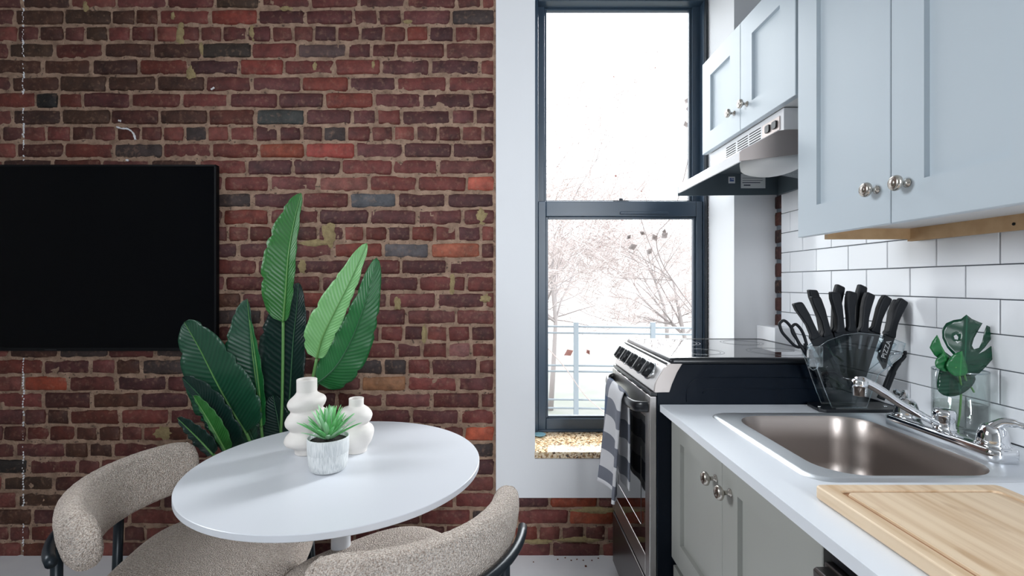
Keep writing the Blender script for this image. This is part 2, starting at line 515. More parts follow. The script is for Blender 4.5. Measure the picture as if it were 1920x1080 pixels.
def bamboo():
    m = bpy.data.materials.new('bamboo'); m.use_nodes = True
    nt = m.node_tree; L = nt.links.new; b = nt.nodes['Principled BSDF']
    tc = N(nt, 'ShaderNodeTexCoord'); mp = N(nt, 'ShaderNodeMapping'); mp.inputs['Scale'].default_value = (46, 2.2, 46)
    L(tc.outputs['Object'], mp.inputs[0])
    n = N(nt, 'ShaderNodeTexNoise'); n.inputs['Scale'].default_value = 1.0; n.inputs['Detail'].default_value = 3; L(mp.outputs[0], n.inputs['Vector'])
    cr = N(nt, 'ShaderNodeValToRGB'); e = cr.color_ramp.elements
    e[0].position = 0.3; e[0].color = (*lin((200, 168, 132)), 1); e[1].position = 0.6; e[1].color = (*lin((226, 202, 172)), 1)
    L(n.outputs['Fac'], cr.inputs[0])
    m2 = N(nt, 'ShaderNodeMapping'); m2.inputs['Scale'].default_value = (26, 10, 26); L(tc.outputs['Object'], m2.inputs[0])
    n2 = N(nt, 'ShaderNodeTexNoise'); n2.inputs['Scale'].default_value = 1; n2.inputs['Detail'].default_value = 1; L(m2.outputs[0], n2.inputs['Vector'])
    r2 = N(nt, 'ShaderNodeMapRange'); r2.inputs[1].default_value = 0.66; r2.inputs[2].default_value = 0.74; r2.inputs[4].default_value = 0.45; L(n2.outputs['Fac'], r2.inputs[0])
    mx = N(nt, 'ShaderNodeMix', data_type='RGBA'); L(r2.outputs[0], mx.inputs[0]); L(cr.outputs[0], mx.inputs[6]); mx.inputs[7].default_value = (*lin((176, 138, 100)), 1)
    L(mx.outputs[2], b.inputs['Base Color']); b.inputs['Roughness'].default_value = 0.45
    return m


M['bamboo'] = bamboo()
M['bamboo_groove'] = mat('bamboo_groove', (168, 122, 84), 0.6)


def towelmat():
    m = bpy.data.materials.new('checked_towel'); m.use_nodes = True
    nt = m.node_tree; L = nt.links.new; b = nt.nodes['Principled BSDF']
    uv = N(nt, 'ShaderNodeUVMap'); sp = N(nt, 'ShaderNodeSeparateXYZ'); L(uv.outputs[0], sp.inputs[0])

    def band(out, freq, off):
        a = N(nt, 'ShaderNodeMath', operation='MULTIPLY_ADD'); L(out, a.inputs[0]); a.inputs[1].default_value = freq; a.inputs[2].default_value = off
        fr = N(nt, 'ShaderNodeMath', operation='FRACT'); L(a.outputs[0], fr.inputs[0])
        g = N(nt, 'ShaderNodeMath', operation='GREATER_THAN'); L(fr.outputs[0], g.inputs[0]); g.inputs[1].default_value = 0.5
        return g.outputs[0]
    bu, bv = band(sp.outputs[0], 0.70, 0.0), band(sp.outputs[1], 6.0, 0.5)
    ad = N(nt, 'ShaderNodeMath', operation='ADD'); L(bu, ad.inputs[0]); L(bv, ad.inputs[1])
    hf = N(nt, 'ShaderNodeMath', operation='MULTIPLY'); L(ad.outputs[0], hf.inputs[0]); hf.inputs[1].default_value = 0.5
    cr = N(nt, 'ShaderNodeValToRGB'); cr.color_ramp.interpolation = 'CONSTANT'; e = cr.color_ramp.elements
    e[0].position = 0; e[0].color = (*lin((224, 224, 228)), 1); e[1].position = 0.3; e[1].color = (*lin((122, 126, 138)), 1)
    x = e.new(0.8); x.color = (*lin((58, 80, 114)), 1)
    L(hf.outputs[0], cr.inputs[0])
    # twill weave
    tw = N(nt, 'ShaderNodeTexWave'); tw.inputs['Scale'].default_value = 60; tw.inputs['Distortion'].default_value = 2
    L(uv.outputs[0], tw.inputs['Vector'])
    mx = N(nt, 'ShaderNodeMix', data_type='RGBA', blend_type='MULTIPLY'); mx.inputs[0].default_value = 0.35
    L(cr.outputs[0], mx.inputs[6]); L(tw.outputs[0], mx.inputs[7])
    # pale hems
    h1 = N(nt, 'ShaderNodeMath', operation='LESS_THAN'); L(sp.outputs[1], h1.inputs[0]); h1.inputs[1].default_value = 0.022
    h2 = N(nt, 'ShaderNodeMath', operation='GREATER_THAN'); L(sp.outputs[1], h2.inputs[0]); h2.inputs[1].default_value = 0.978
    ha = N(nt, 'ShaderNodeMath', operation='MAXIMUM'); L(h1.outputs[0], ha.inputs[0]); L(h2.outputs[0], ha.inputs[1])
    m3 = N(nt, 'ShaderNodeMix', data_type='RGBA'); L(ha.outputs[0], m3.inputs[0]); L(mx.outputs[2], m3.inputs[6]); m3.inputs[7].default_value = (*lin((226, 226, 230)), 1)
    L(m3.outputs[2], b.inputs['Base Color']); b.inputs['Roughness'].default_value = 0.9
    bp = N(nt, 'ShaderNodeBump'); bp.inputs['Strength'].default_value = 0.4; bp.inputs['Distance'].default_value = 0.003
    L(tw.outputs[0], bp.inputs['Height']); L(bp.outputs['Normal'], b.inputs['Normal'])
    return m


M['towel'] = towelmat()


def potmat():
    m = mat('grey_wash_pot', (206, 208, 208), 0.8)
    nt = m.node_tree; L = nt.links.new; b = nt.nodes['Principled BSDF']
    tc = N(nt, 'ShaderNodeTexCoord')
    mp = N(nt, 'ShaderNodeMapping'); mp.inputs['Scale'].default_value = (420, 420, 34); L(tc.outputs['Object'], mp.inputs[0])
    n = N(nt, 'ShaderNodeTexNoise'); n.inputs['Scale'].default_value = 1; n.inputs['Detail'].default_value = 3; L(mp.outputs[0], n.inputs['Vector'])
    cr = N(nt, 'ShaderNodeValToRGB'); e = cr.color_ramp.elements
    e[0].position = 0.35; e[0].color = (*lin((188, 192, 194)), 1); e[1].position = 0.6; e[1].color = (*lin((218, 220, 220)), 1)
    L(n.outputs['Fac'], cr.inputs[0]); L(cr.outputs[0], b.inputs['Base Color'])
    bp = N(nt, 'ShaderNodeBump'); bp.inputs['Strength'].default_value = 0.6; bp.inputs['Distance'].default_value = 0.003
    L(n.outputs['Fac'], bp.inputs['Height']); L(bp.outputs['Normal'], b.inputs['Normal'])
    return m


M['potwash'] = potmat()

# ------------------------------------------------------------------ SETTING: room shell
ZC = 2.9
XL, YB = -3.3, -2.7
WX0, WX1, WZ0, WZ1 = 0.131, 1.0016, 0.4586, 2.66       # window opening in the back wall
YW = 2.341                                            # plane of the window frame
fl = obj('floor', box(XL - 0.1, XW + 0.2, YB - 0.1, D + 0.3, -0.12, 0.0), M['floor'], kind='structure')
obj('ceiling', box(XL - 0.1, XW + 0.2, YB - 0.1, D + 0.3, ZC, ZC + 0.12), M['plaster_in'], kind='structure')
obj('wall_left', box(XL - 0.15, XL, YB - 0.1, D + 0.3, 0.0, ZC), M['plaster_in'], kind='structure')
obj('wall_front', box(XL, XW + 0.2, YB - 0.15, YB, 0.0, ZC), M['plaster_in'], kind='structure')

# back wall: a displaced mortar bed (irregular joints) that carries the bricks
MB_Y = D + 0.012
back = join(box(XL, WX0 - 0.004, MB_Y + 0.02, D + 0.30, 0, ZC), box(WX1 + 0.004, XW + 0.2, MB_Y + 0.02, D + 0.30, 0, ZC),
            box(WX0 - 0.004, WX1 + 0.004, MB_Y + 0.02, D + 0.30, 0, WZ0 - 0.03), box(WX0 - 0.004, WX1 + 0.004, MB_Y + 0.02, D + 0.30, WZ1, ZC))
wall_back = obj('wall_back', back, M['mortar'], kind='structure')


def bed(x0, x1, z0, z1, st=0.011):
    nx, nz = int((x1 - x0) / st) + 1, int((z1 - z0) / st) + 1
    V, Fc = [], []
    for j in range(nz + 1):
        for i in range(nx + 1):
            x, z = x0 + (x1 - x0) * i / nx, z0 + (z1 - z0) * j / nz
            q = Vector((x, 3.1, z))
            d = noise.noise(q * 45) * 0.0045 + noise.noise(q * 16) * 0.0035
            V.append((x, MB_Y - 0.0066 + d, z))
    for j in range(nz):
        for i in range(nx):
            a = j * (nx + 1) + i
            Fc.append((a, a + 1, a + nx + 2, a + nx + 1))
    return V, Fc


obj('mortar_bed', join(bed(-3.28, -0.03, 0.0, ZC), bed(-0.03, 0.75, 0.0, 0.265)), M['mortar'], wall_back, smooth=True)


def brick_mesh(name, l, h, seed):
    rnd = random.Random(seed)
    nx, nz = 5, 4
    V, Fc = [], []
    for j in range(nz):
        for i in range(nx):
            u, t = i / (nx - 1), j / (nz - 1)
            edge = i in (0, nx - 1) or j in (0, nz - 1)
            px = (u - 0.5) * l; pz = (t - 0.5) * h
            if i in (1, nx - 2): px = (0.5 - 0.035) * l * (-1 if i == 1 else 1)
            if j in (1, 2): pz = (0.5 - 0.14) * h * (-1 if j == 1 else 1)
            a = 0.0028 if edge else 0.0015
            px += rnd.uniform(-a, a); pz += rnd.uniform(-a, a)
            corner = i in (0, nx - 1) and j in (0, nz - 1)
            if corner: px *= 1 - 0.006 / l; pz *= 1 - 0.012 * 0.3 / h
            V.append((px, (0.006 if edge else 0.0) + (0.003 if corner else 0) + rnd.uniform(-0.0012, 0.0012), pz))
    for j in range(nz - 1):
        for i in range(nx - 1):
            a = j * nx + i
            Fc.append((a, a + 1, a + nx + 1, a + nx))
    bd = [i for i in range(nx)] + [(j * nx + nx - 1) for j in range(1, nz)] + [((nz - 1) * nx + i) for i in range(nx - 2, -1, -1)] + [j * nx for j in range(nz - 2, 0, -1)]
    n0 = len(V)
    for i in bd: V.append((V[i][0], 0.04, V[i][2]))
    m = len(bd)
    for k in range(m):
        k2 = (k + 1) % m
        Fc.append((bd[k2], bd[k], n0 + k, n0 + k2))
    return V, Fc


BH = 0.0600
BL, HL = 0.198, 0.090
BM = {}
for kind, l in (('s', BL), ('h', HL)):
    BM[kind] = []
    for s in range(12):
        g = brick_mesh('brick', l, BH, s * 7 + (1 if kind == 'h' else 0))
        me = bpy.data.meshes.new('brick'); me.from_pydata(g[0], [], g[1])
        me.materials.append(M['brick'])
        me.polygons.foreach_set('use_smooth', [True] * len(me.polygons))
        BM[kind].append((me, g))

PITCH = 31.3
anchor = {1: 117, 3: 103, 4: 80, 5: 108, 6: 153, 7: 115, 8: 44, 9: 210, 10: 460, 11: 507, 12: 653, 13: 507, 15: 718, 16: 660, 17: 600, 23: 38, 24: 82, 22: 80}
special = [((698, 380), (84, 84, 88)), ((760, 473), (92, 86, 88)), ((106, 187), (30, 27, 26)), ((530, 285), (128, 62, 44)), ((90, 712), (142, 64, 44)), ((700, 722), (140, 98, 70)),
           ((440, 30), (126, 58, 48)), ((315, 60), (52, 44, 44)), ((460, 120), (124, 58, 50)), ((560, 90), (88, 68, 66)), ((515, 218), (62, 62, 60)), ((628, 285), (146, 66, 58)),
           ((605, 345), (126, 76, 68)), ((885, 470), (150, 84, 64)), ((915, 345), (168, 86, 70)), ((1115, 945), (142, 66, 44)), ((1090, 975), (150, 74, 50)), ((455, 118), (124, 58, 50)),
           ((905, 825), (176, 86, 62)), ((430, 92), (54, 44, 38)), ((300, 915), (66, 44, 36)), ((30, 880), (40, 34, 32)), ((860, 660), (132, 88, 84)), ((640, 720), (100, 60, 56))]
cand = []
rnd = random.Random(3)
for r in range(-14, 34):
    ytop = 15.3 + PITCH * (r - 1)
    header = r % 6 == 2
    pl = 43.2 if header else 91.0
    a0 = anchor.get(r, (anchor.get(r - 1, 33 * r) + 45 + rnd.uniform(-14, 14)))
    x1lim = 928 if ytop + PITCH < 935 else 1330
    k0 = -int((a0 + 560) / pl)
    edges = [a0 + k * pl + rnd.uniform(-3.5, 3.5) for k in range(k0, k0 + int((x1lim + 700) / pl) + 2)]
    if not header:
        for k in range(len(edges) - 1):
            if rnd.random() < 0.05: edges.append((edges[k] + edges[k + 1]) / 2)
    edges = sorted(q for q in edges if q < x1lim - 16) + [x1lim]
    for x, xe in zip(edges[:-1], edges[1:]):
        kind = 's' if xe - x > 62 else 'h'
        if xe - x > 16:
            g = (xe - x - 5.0) / S                      # brick length in metres
            xm = ((x + xe) / 2 - CX) / S
            zt = H - (ytop + 2.6 - CY) / S; zb = H - (ytop + PITCH - 2.4 - CY) / S
            hid = ytop < -40 or (xe < 405 and 318 < ytop < 625) or (x > 1175) or (xe < -10)
            cand.append((g, xm, (zt + zb) / 2, zt - zb, kind, (x, xe, ytop, ytop + PITCH), hid))
vis = [c for c in cand if not c[6]]


def seen(c):
    x0, xe, y0, y1 = c[5]
    x0, xe = max(x0, 0), min(xe, 1160)
    if y1 > 1041: y1 = 1041
    a = max(0, xe - x0) * max(0, y1 - max(y0, 0))
    xm, ym = (x0 + xe) / 2, (y0 + y1) / 2
    if ((xm - 610) / 285) ** 2 + ((ym - 900) / 108) ** 2 < 0.9: a *= 0.05   # behind the table
    if xm < 345 and xm > 110 and ym > 1160 - xm * 0.9: a *= 0.15          # behind the chair
    return a


vis.sort(key=seen, reverse=True)
print('visible bricks', len(vis))
pal = [(114, 62, 56), (120, 66, 60), (104, 58, 56), (124, 68, 60), (98, 56, 54), (114, 68, 64), (128, 66, 54), (106, 64, 62), (94, 58, 58), (118, 72, 66)]
rest = []
for n, c in enumerate(vis):
    g, xm, zm, bh, kind, px, hid = c
    if n < 298:
        me, geo = BM[kind][rnd.randrange(12)]
        o = bpy.data.objects.new('brick', me)
        C.objects.link(o); o.parent = wall_back
        o.location = Vector((xm, D + rnd.uniform(-0.002, 0.0025), zm)) - ORG[wall_back.name]
        o.rotation_euler = (rnd.uniform(-0.012, 0.012), rnd.uniform(-0.012, 0.012), rnd.uniform(-0.008, 0.008))
        o.scale = (g / (BL if kind == 's' else HL) * rnd.uniform(0.985, 1.01), 1, bh / BH * rnd.uniform(0.95, 1.04))
        col = Vector(pal[rnd.randrange(len(pal))]) * rnd.uniform(0.72, 0.96); col = Vector((col.x, col.y * 0.93, col.z * 0.94))
        xmid = (px[0] + px[1]) / 2
        if rnd.random() < max(0, (560 - xmid) / 560) * 0.85: col = Vector((rnd.uniform(64, 92), rnd.uniform(40, 47), 35))       # browner bricks in this part of the wall
        if rnd.random() < 0.05: col = Vector((64, 52, 50))
        for (sx, sy), sc in special:
            if px[0] <= sx < px[1] and px[2] <= sy < px[3]: col = Vector(sc)
        o.color = (*lin(col), 1)
    else:
        rest.append(c)
rest += [c for c in cand if c[6] and c[5][0] < 1400]
gs = []
for c in rest:
    g, xm, zm, bh, kind, px, hid = c
    geo = BM[kind][rnd.randrange(12)][1]
    kx, kz = g / (BL if kind == 's' else HL), bh / BH
    gs.append(([(v[0] * kx + xm, v[1] + D, v[2] * kz + zm) for v in geo[0]], geo[1]))
obj('brick_infill', join(*gs), M['brick_far'], wall_back, smooth=True, kind='stuff')


def blob(cx, cz, rx, rz, th, seed, y=None, n=18):
    rn = random.Random(seed)
    y = D if y is None else y
    V = [(cx, y - th, cz)]
    for ring, f in ((0.6, 0.8), (1.0, -0.9)):
        for k in range(n):
            a = 2 * math.pi * k / n
            q = ring * (0.7 + 0.5 * rn.random())
            V.append((cx + math.cos(a) * rx * q, y - th * f, cz + math.sin(a) * rz * q))
    Fc = [(0, 1 + k, 1 + (k + 1) % n) for k in range(n)]
    for k in range(n):
        a, b = 1 + k, 1 + (k + 1) % n
        Fc.append((a, a + n, b + n, b))
    return V, Fc


for i, (x, y, a, b) in enumerate([(338, 62, 9, 22), (324, 30, 5, 10), (377, 90, 5, 14), (357, 138, 9, 17), (472, 62, 7, 14), (590, 124, 5, 10), (616, 440, 14, 26), (590, 456, 34, 8), (903, 405, 15, 15),
                                  (565, 500, 9, 14), (745, 568, 9, 14), (795, 625, 6, 20), (911, 560, 14, 9), (848, 535, 6, 20), (303, 812, 20, 13), (160, 12, 5, 14), (535, 15, 12, 5), (1118, 958, 46, 7),
                                  (1085, 1012, 50, 6), (1010, 1016, 30, 5), (700, 122, 5, 11), (765, 40, 10, 4)]):
    p = P(x, y, D)
    obj('mortar_smear', blob(p.x, p.z, a / S, b / S, 0.0045, i), M['smear'], wall_back, smooth=True)
# white paint drips and splashes on the bricks
gs = []
rn = random.Random(5)
for yy in list(range(0, 306, 4)) + list(range(668, 1038, 5)):
    if rn.random() < 0.72:
        p = P(43 + rn.uniform(-1.2, 1.2), yy, D)
        gs.append(blob(p.x, p.z, 1.1 / S * rn.uniform(0.6, 1.5), 2.6 / S, 0.003, yy, D + 0.0015, 7))
obj('paint_drip', join(*gs), M['splash'], wall_back, smooth=True, kind='stuff')
for i, pts in enumerate([[(219, 238), (228, 241), (240, 242), (250, 250), (254, 262)], [(222, 226), (227, 227)], [(236, 300), (241, 301)], [(396, 168), (402, 164)]]):
    q = [P(a, b, D - 0.001) for a, b in pts]
    obj('paint_splash', tube(spline(q, 5), [0.0045 * (0.6 + 0.7 * rn.random()) for _ in range(5 * (len(q) - 1) + 1)], 6), M['splash'], wall_back, smooth=True)

# plaster surround of the window
pf = D - 0.007
XP0 = (930 - CX) / S
sur = join(box(XP0, WX0, pf, D + 0.015, 0.257, ZC), box(WX0, XW + 0.01, pf, D + 0.015, 0.257, WZ0 - 0.030), box(WX1, XW + 0.01, pf, D + 0.015, 0.257, ZC),
           box(WX0, WX1, pf, D + 0.015, WZ1, ZC),
           box(WX0 - 0.02, WX0, D + 0.015, YW + 0.02, WZ0 - 0.03, WZ1 + 0.02), box(WX1, WX1 + 0.02, D + 0.015, YW + 0.02, WZ0 - 0.03, WZ1 + 0.02), box(WX0, WX1, pf + 0.001, YW + 0.02, WZ1, WZ1 + 0.02))
obj('trim_1', sur, M['plaster'], kind='structure', label='white plaster surround framing the tall window')

# kitchen wall on the right
wall_right = obj('wall_right', join(box(XW + 0.008, XW + 0.2, YB, D + 0.3, 0, ZC)), M['grout'], kind='structure')
ZL, PV, PH = 1.2412, 0.0837, 0.166
tn = 0
tmesh = {}
for k in range(-5, 8):
    z0, z1 = ZL + PV * k, ZL + PV * (k + 1)
    y = 1.8757 + PH * 2 if k % 2 else 1.9574 + PH * 2
    while y > 0.35:
        ya, yb = y - PH, min(y, 2.0206)
        if yb - ya > 0.012 and not (z1 > 1.40 and yb < 1.38):
            g = 0.0013
            key = round(yb - ya, 4)
            if key not in tmesh:
                l2 = (yb - ya) / 2 - g; h2 = PV / 2 - g; e = 0.0016
                V = [(-0.0, -l2 + e, -h2 + e), (0, l2 - e, -h2 + e), (0, l2 - e, h2 - e), (0, -l2 + e, h2 - e),
                     (e, -l2, -h2), (e, l2, -h2), (e, l2, h2), (e, -l2, h2), (0.0085, -l2, -h2), (0.0085, l2, -h2), (0.0085, l2, h2), (0.0085, -l2, h2)]
                Fq = [(0, 3, 2, 1)] + [(a, (a + 1) % 4, (a + 1) % 4 + 4, a + 4) for a in range(4)] + [(a + 4, (a + 1) % 4 + 4, (a + 1) % 4 + 8, a + 8) for a in range(4)]
                me = bpy.data.meshes.new('tile'); me.from_pydata(V, [], Fq); me.materials.append(M['tile'])
                bm = bmesh.new(); bm.from_mesh(me); bmesh.ops.recalc_face_normals(bm, faces=bm.faces); bm.to_mesh(me); bm.free()
                tmesh[key] = me
            o = bpy.data.objects.new('tile', tmesh[key]); C.objects.link(o); o.parent = wall_right
            o.location = Vector((XW + rnd.uniform(-0.0004, 0.0004), (ya + yb) / 2, (z0 + z1) / 2)) - ORG[wall_right.name]
            o.rotation_euler = (0, rnd.uniform(-0.004, 0.004), rnd.uniform(-0.003, 0.003))
        y -= PH
# exposed brick edge between the tile and the corner
for i in range(26):
    z = 0.30 + i * 0.0733
    o = bpy.data.objects.new('brick', BM['h'][i % 12][0]); C.objects.link(o); o.parent = wall_right
    o.rotation_euler = (0, 0, R(90)); o.scale = (0.5, 0.35, 0.92)
    o.location = Vector((XW + 0.0005, 2.047, z)) - ORG[wall_right.name]
    o.rotation_euler = (0, 0, R(-90))
    o.color = (*lin(Vector(pal[i % 10]) * (0.6 if i % 3 else 0.4)), 1)

# ------------------------------------------------------------------ window
win = empty('window_1', ((WX0 + WX1) / 2, YW, WZ0), kind='structure', label='tall double-hung window with dark blue-grey painted sashes')
Sw = F / 2.36


def wx(x, d=2.345): return (x - CX) / F * d
def wz(y, d=2.345): return H - (y - CY) / F * d


fx0, fx1 = WX0, WX1
yb = 2.44
obj('frame', join(box(fx0, wx(1009), 2.335, yb, WZ0, WZ1), box(wx(1318), fx1, 2.335, yb, WZ0, WZ1), box(wx(1009), wx(1318), 2.335, yb, wz(4), WZ1),
                  box(wx(1009), wx(1318), 2.335, yb, WZ0, wz(806, 2.335))), M['winframe'], win, bevel=0.003)
obj('stop_bead', join(box(wx(1319), wx(1323), 2.322, 2.335, WZ0, wz(0)), box(wx(1326), wx(1331), 2.32, 2.335, WZ0, WZ1)), M['winframe2'], win, bevel=0.002)
# upper sash (outer track)
yu = 2.40
def sash(name, xa, xb, ga, gb, yt, ygt, ygb, ybm, ya, yb2, d):
    X0, X1, G0, G1 = wx(xa, d), wx(xb, d), wx(ga, d), wx(gb, d)
    Z1, GZ1, GZ0, Z0 = wz(yt, d), wz(ygt, d), wz(ygb, d), wz(ybm, d)
    s = obj(name, join(box(X0, G0, ya, yb2, Z0, Z1), box(G1, X1, ya, yb2, Z0, Z1), box(G0, G1, ya, yb2, GZ1, Z1), box(G0, G1, ya, yb2, Z0, GZ0)), M['winframe'], win, bevel=0.004)
    m = 0.011
    obj('glazing_bead', join(box(G0, G0 + m, ya + 0.012, yb2 - 0.004, GZ0, GZ1), box(G1 - m, G1, ya + 0.012, yb2 - 0.004, GZ0, GZ1), box(G0 + m, G1 - m, ya + 0.012, yb2 - 0.004, GZ1 - m, GZ1),
                             box(G0 + m, G1 - m, ya + 0.012, yb2 - 0.004, GZ0, GZ0 + m)), M['winframe'], s, bevel=0.002)
    obj('pane', box(G0 + 0.004, G1 - 0.004, yb2 - 0.014, yb2 - 0.010, GZ0 + 0.004, GZ1 - 0.004), M['pane'], s)
    return s


sash('upper_sash', 1006, 1314, 1021, 1298, 2, 13, 379, 400, 2.385, 2.425, 2.385)
ls = sash('lower_sash', 1009, 1318, 1024, 1306, 377, 406, 785, 806, 2.342, 2.382, 2.342)
obj('sash_lock', join(box(wx(1150), wx(1180), 2.350, 2.376, wz(378), wz(378) + 0.008), lathe([(0.011, 0), (0.010, 0.012), (0.004, 0.013)], (wx(1166), 2.362, wz(378) + 0.006), 14)), M['winframe2'], ls, bevel=0.002)
obj('sash_handle', box(wx(1162), wx(1252), 2.334, 2.342, wz(402, 2.342), wz(397, 2.342)), M['winframe'], ls, bevel=0.003)
gs = []
for i in range(46):
    zz = wz(384, 2.33) - i * 0.0125
    c = Vector((wx(1325), 2.327, zz))
    pts = [c + Vector((math.sin(a) * 0.0035 * (1 if i % 2 else 0.25), math.sin(a) * 0.003 * (0.25 if i % 2 else 1), math.cos(a) * 0.0085)) for a in [2 * math.pi * k / 8 for k in range(9)]]
    gs.append(tube(pts, 0.0012, 5, False))
obj('sash_chain', join(*gs), M['steel_dark'], win, smooth=True)
sill = obj('sill', prism(rrect(WX0 - 0.002, WX1 + 0.002, D - 0.012, 2.345, 0.004, 2), lambda a, b, t: (a, b, t), WZ0 - 0.028, WZ0), M['granite'], win, bevel=0.003, label='speckled brown granite window sill')
dp = P(1012, 818, 2.28); dp.z = WZ0
o = obj('dish', lathe([(0.012, 0.0005), (0.026, 0.004), (0.030, 0.010), (0.027, 0.0095), (0.022, 0.005), (0.001, 0.004)], dp, 24), M['teal'], smooth=True)
tag(o, 'small teal glass dish on the granite window sill', 'dish')

# ------------------------------------------------------------------ outside
obj('ground', box(-30, 40, 2.6, 60, -1.1, -0.9), M['ground'], kind='structure', label='pale ground outside the window')
hv, hf = [], []
for j in range(9):
    for i in range(13):
        hv.append((-14 + i * 4.0, 17 + j * 2.2, -1.0 + 5.6 * (1 - math.cos(math.pi * j / 8)) / 2 + 0.5 * noise.noise(Vector((i * 0.7, j * 0.6, 0))) * (j > 0)))
for j in range(8):
    for i in range(12):
        a = j * 13 + i
        hf.append((a, a + 1, a + 14, a + 13))
obj('hill', (hv, hf), M['hill'], smooth=True, kind='structure', label='pale wooded slope far behind the bare trees')
rl = empty('railing', (1.2, 4.3, -0.9), 'pale metal railing with thin horizontal bars outside the window', 'railing')
for xx in (1080, 1224, 1372):
    p = P(xx, 600, 4.3)
    obj('post', box(p.x - 0.022, p.x + 0.022, 4.285, 4.315, -0.9, P(xx, 604, 4.3).z), M['rail'], rl, bevel=0.004)
for yy in (613, 625, 686, 697, 750, 766):
    p = P(1000, yy, 4.3)
    obj('rail', tube([(0.0, 4.3, p.z + 0.01), (2.6, 4.3, p.z - 0.02)], 0.009, 8), M['rail'], rl, smooth=True)


def tree(name, base, h, spread, seed, levels, label, trunk_r, leaves, lean=(0, 0)):
    rn = random.Random(seed)
    t = empty(name, base, label, 'tree')
    segs, tips = [], []

    def grow(p, d, l, r, lev):
        pts, rs = [p], [r]
        for i in range(4):
            d = (d + Vector((rn.uniform(-1, 1), rn.uniform(-1, 1), rn.uniform(-0.5, 0.7))) * 0.22).normalized()
            p = p + d * l / 4
            pts.append(p); rs.append(r * (1 - 0.16 * (i + 1)))
        segs.append((pts, rs, lev))
        if lev == levels: tips.append(p); return
        for i in range(4 if lev else 8):
            k = rn.randrange(1, 5) if lev else rn.randrange(2, 5)
            ax = Vector((rn.uniform(-1, 1), rn.uniform(-1, 1) * 0.7, rn.uniform(-0.25, 0.6))).normalized()
            nd = (d * 0.6 + ax * spread).normalized()
            grow(pts[k], nd, l * rn.uniform(0.55, 0.8), max(rs[k] * 0.6, 0.0055), lev + 1)
    grow(Vector(base), Vector((lean[0], lean[1], 1)).normalized(), h, trunk_r, 0)
    obj('trunk', join(*[tube(s[0], s[1], 8) for s in segs if s[2] == 0]), M['bark'], t, smooth=True)
    obj('branch', join(*[tube(s[0], s[1], 5, False) for s in segs if s[2] in (1, 2)]), M['bark'], t, smooth=True)
    obj('twigs', join(*[tube(s[0][::2], s[1][::2], 3, False) for s in segs if s[2] > 2]), M['twig'], t, kind='stuff')
    if leaves:
        gs = []
        for i in range(leaves):
            q = rn.choice(tips); u = Vector((rn.uniform(-1, 1), rn.uniform(-1, 1), rn.uniform(-1, 0.2))).normalized() * rn.uniform(0.02, 0.05)
            v = u.cross(Vector((rn.random(), rn.random(), 1))).normalized() * u.length * 0.4
            gs.append(([q, q + u * 0.5 + v, q + u, q + u * 0.5 - v], [(0, 1, 2, 3)]))
        obj('dry_leaves', join(*gs), M['leafdry'], t, kind='stuff')
    return t


tree('bare_tree', (0.75, 7.8, -0.9), 2.9, 0.9, 11, 5, 'bare grey tree with a few dry leaves, nearest beyond the railing', 0.05, 60, (0.1, 0))
tree('bare_tree', (3.6, 9.0, -0.9), 2.2, 1.0, 23, 5, 'spreading bare tree beyond the railing, its branches filling the right of the window', 0.06, 40, (-0.2, 0))
tree('bare_tree', (0.9, 11.0, -0.9), 2.6, 1.1, 31, 5, 'bare tree far behind, its branches low across the left of the window', 0.07, 0)
tree('bare_tree', (5.0, 14.5, -0.9), 2.8, 1.1, 47, 5, 'farthest bare tree, a thin haze of twigs behind the others', 0.07, 0)
# near sprig with a few curled leaves
sp = empty('vine', (0.98, 3.3, 0.2), 'thin vine with a few curled dark leaves hanging close outside the window', 'vine')
pts = [P(a, b, 3.2) for a, b in ((1300, 178), (1292, 240), (1290, 300), (1262, 400), (1232, 440), (1240, 490), (1275, 545), (1300, 580), (1345, 660), (1390, 800), (1400, 1050))]
pts.append(Vector((pts[-1].x, 3.2, -0.9)))
obj('stem', tube(spline(pts, 4), 0.004, 6), M['bark'], sp, smooth=True)
obj('stem', tube(spline([P(a, b, 3.3) for a, b in ((1200, 405), (1215, 450), (1238, 500), (1260, 540), (1310, 600))], 4), 0.003, 6), M['bark'], sp, smooth=True)
obj('stem', tube(spline([P(a, b, 3.6) for a, b in ((1015, 640), (1060, 690), (1100, 745), (1150, 785))], 4), 0.004, 6), M['twig'], sp, smooth=True)
for i, (a, b, l, an) in enumerate([(1285, 195, 16, 60), (1290, 210, 14, 80), (1288, 240, 15, 100), (1292, 262, 12, 70), (1195, 460, 18, 200), (1222, 465, 16, 240), (1240, 447, 18, 40), (1232, 452, 16, 120), (1262, 405, 16, 0), (1210, 440, 12, 150), (1075, 657, 20, 210), (1100, 655, 12, 300), (1245, 440, 12, 80), (1183, 440, 12, 230)]):
    c = P(a, b, 3.19); s = l / F * 3.19
    u = Vector((math.cos(R(an)), 0.3, math.sin(R(an)))) * s; v = Vector((-math.sin(R(an)), 0.2, math.cos(R(an)))) * s * 0.35
    obj('leaf', ([c, c + u * 0.45 + v, c + u + Vector((0, -0.01, 0)), c + u * 0.45 - v, c + u * 0.5 + Vector((0, 0.012, 0))], [(0, 1, 4), (1, 2, 4), (2, 3, 4), (3, 0, 4)]), M['leafdry'] if i in (10, 11) else M['bark'], sp, smooth=True)


# ------------------------------------------------------------------ KITCHEN
ZK = 0.822                      # worktop height
XF = 0.85                       # face of the wall cabinets
XB = 0.512                      # face of the base cabinets


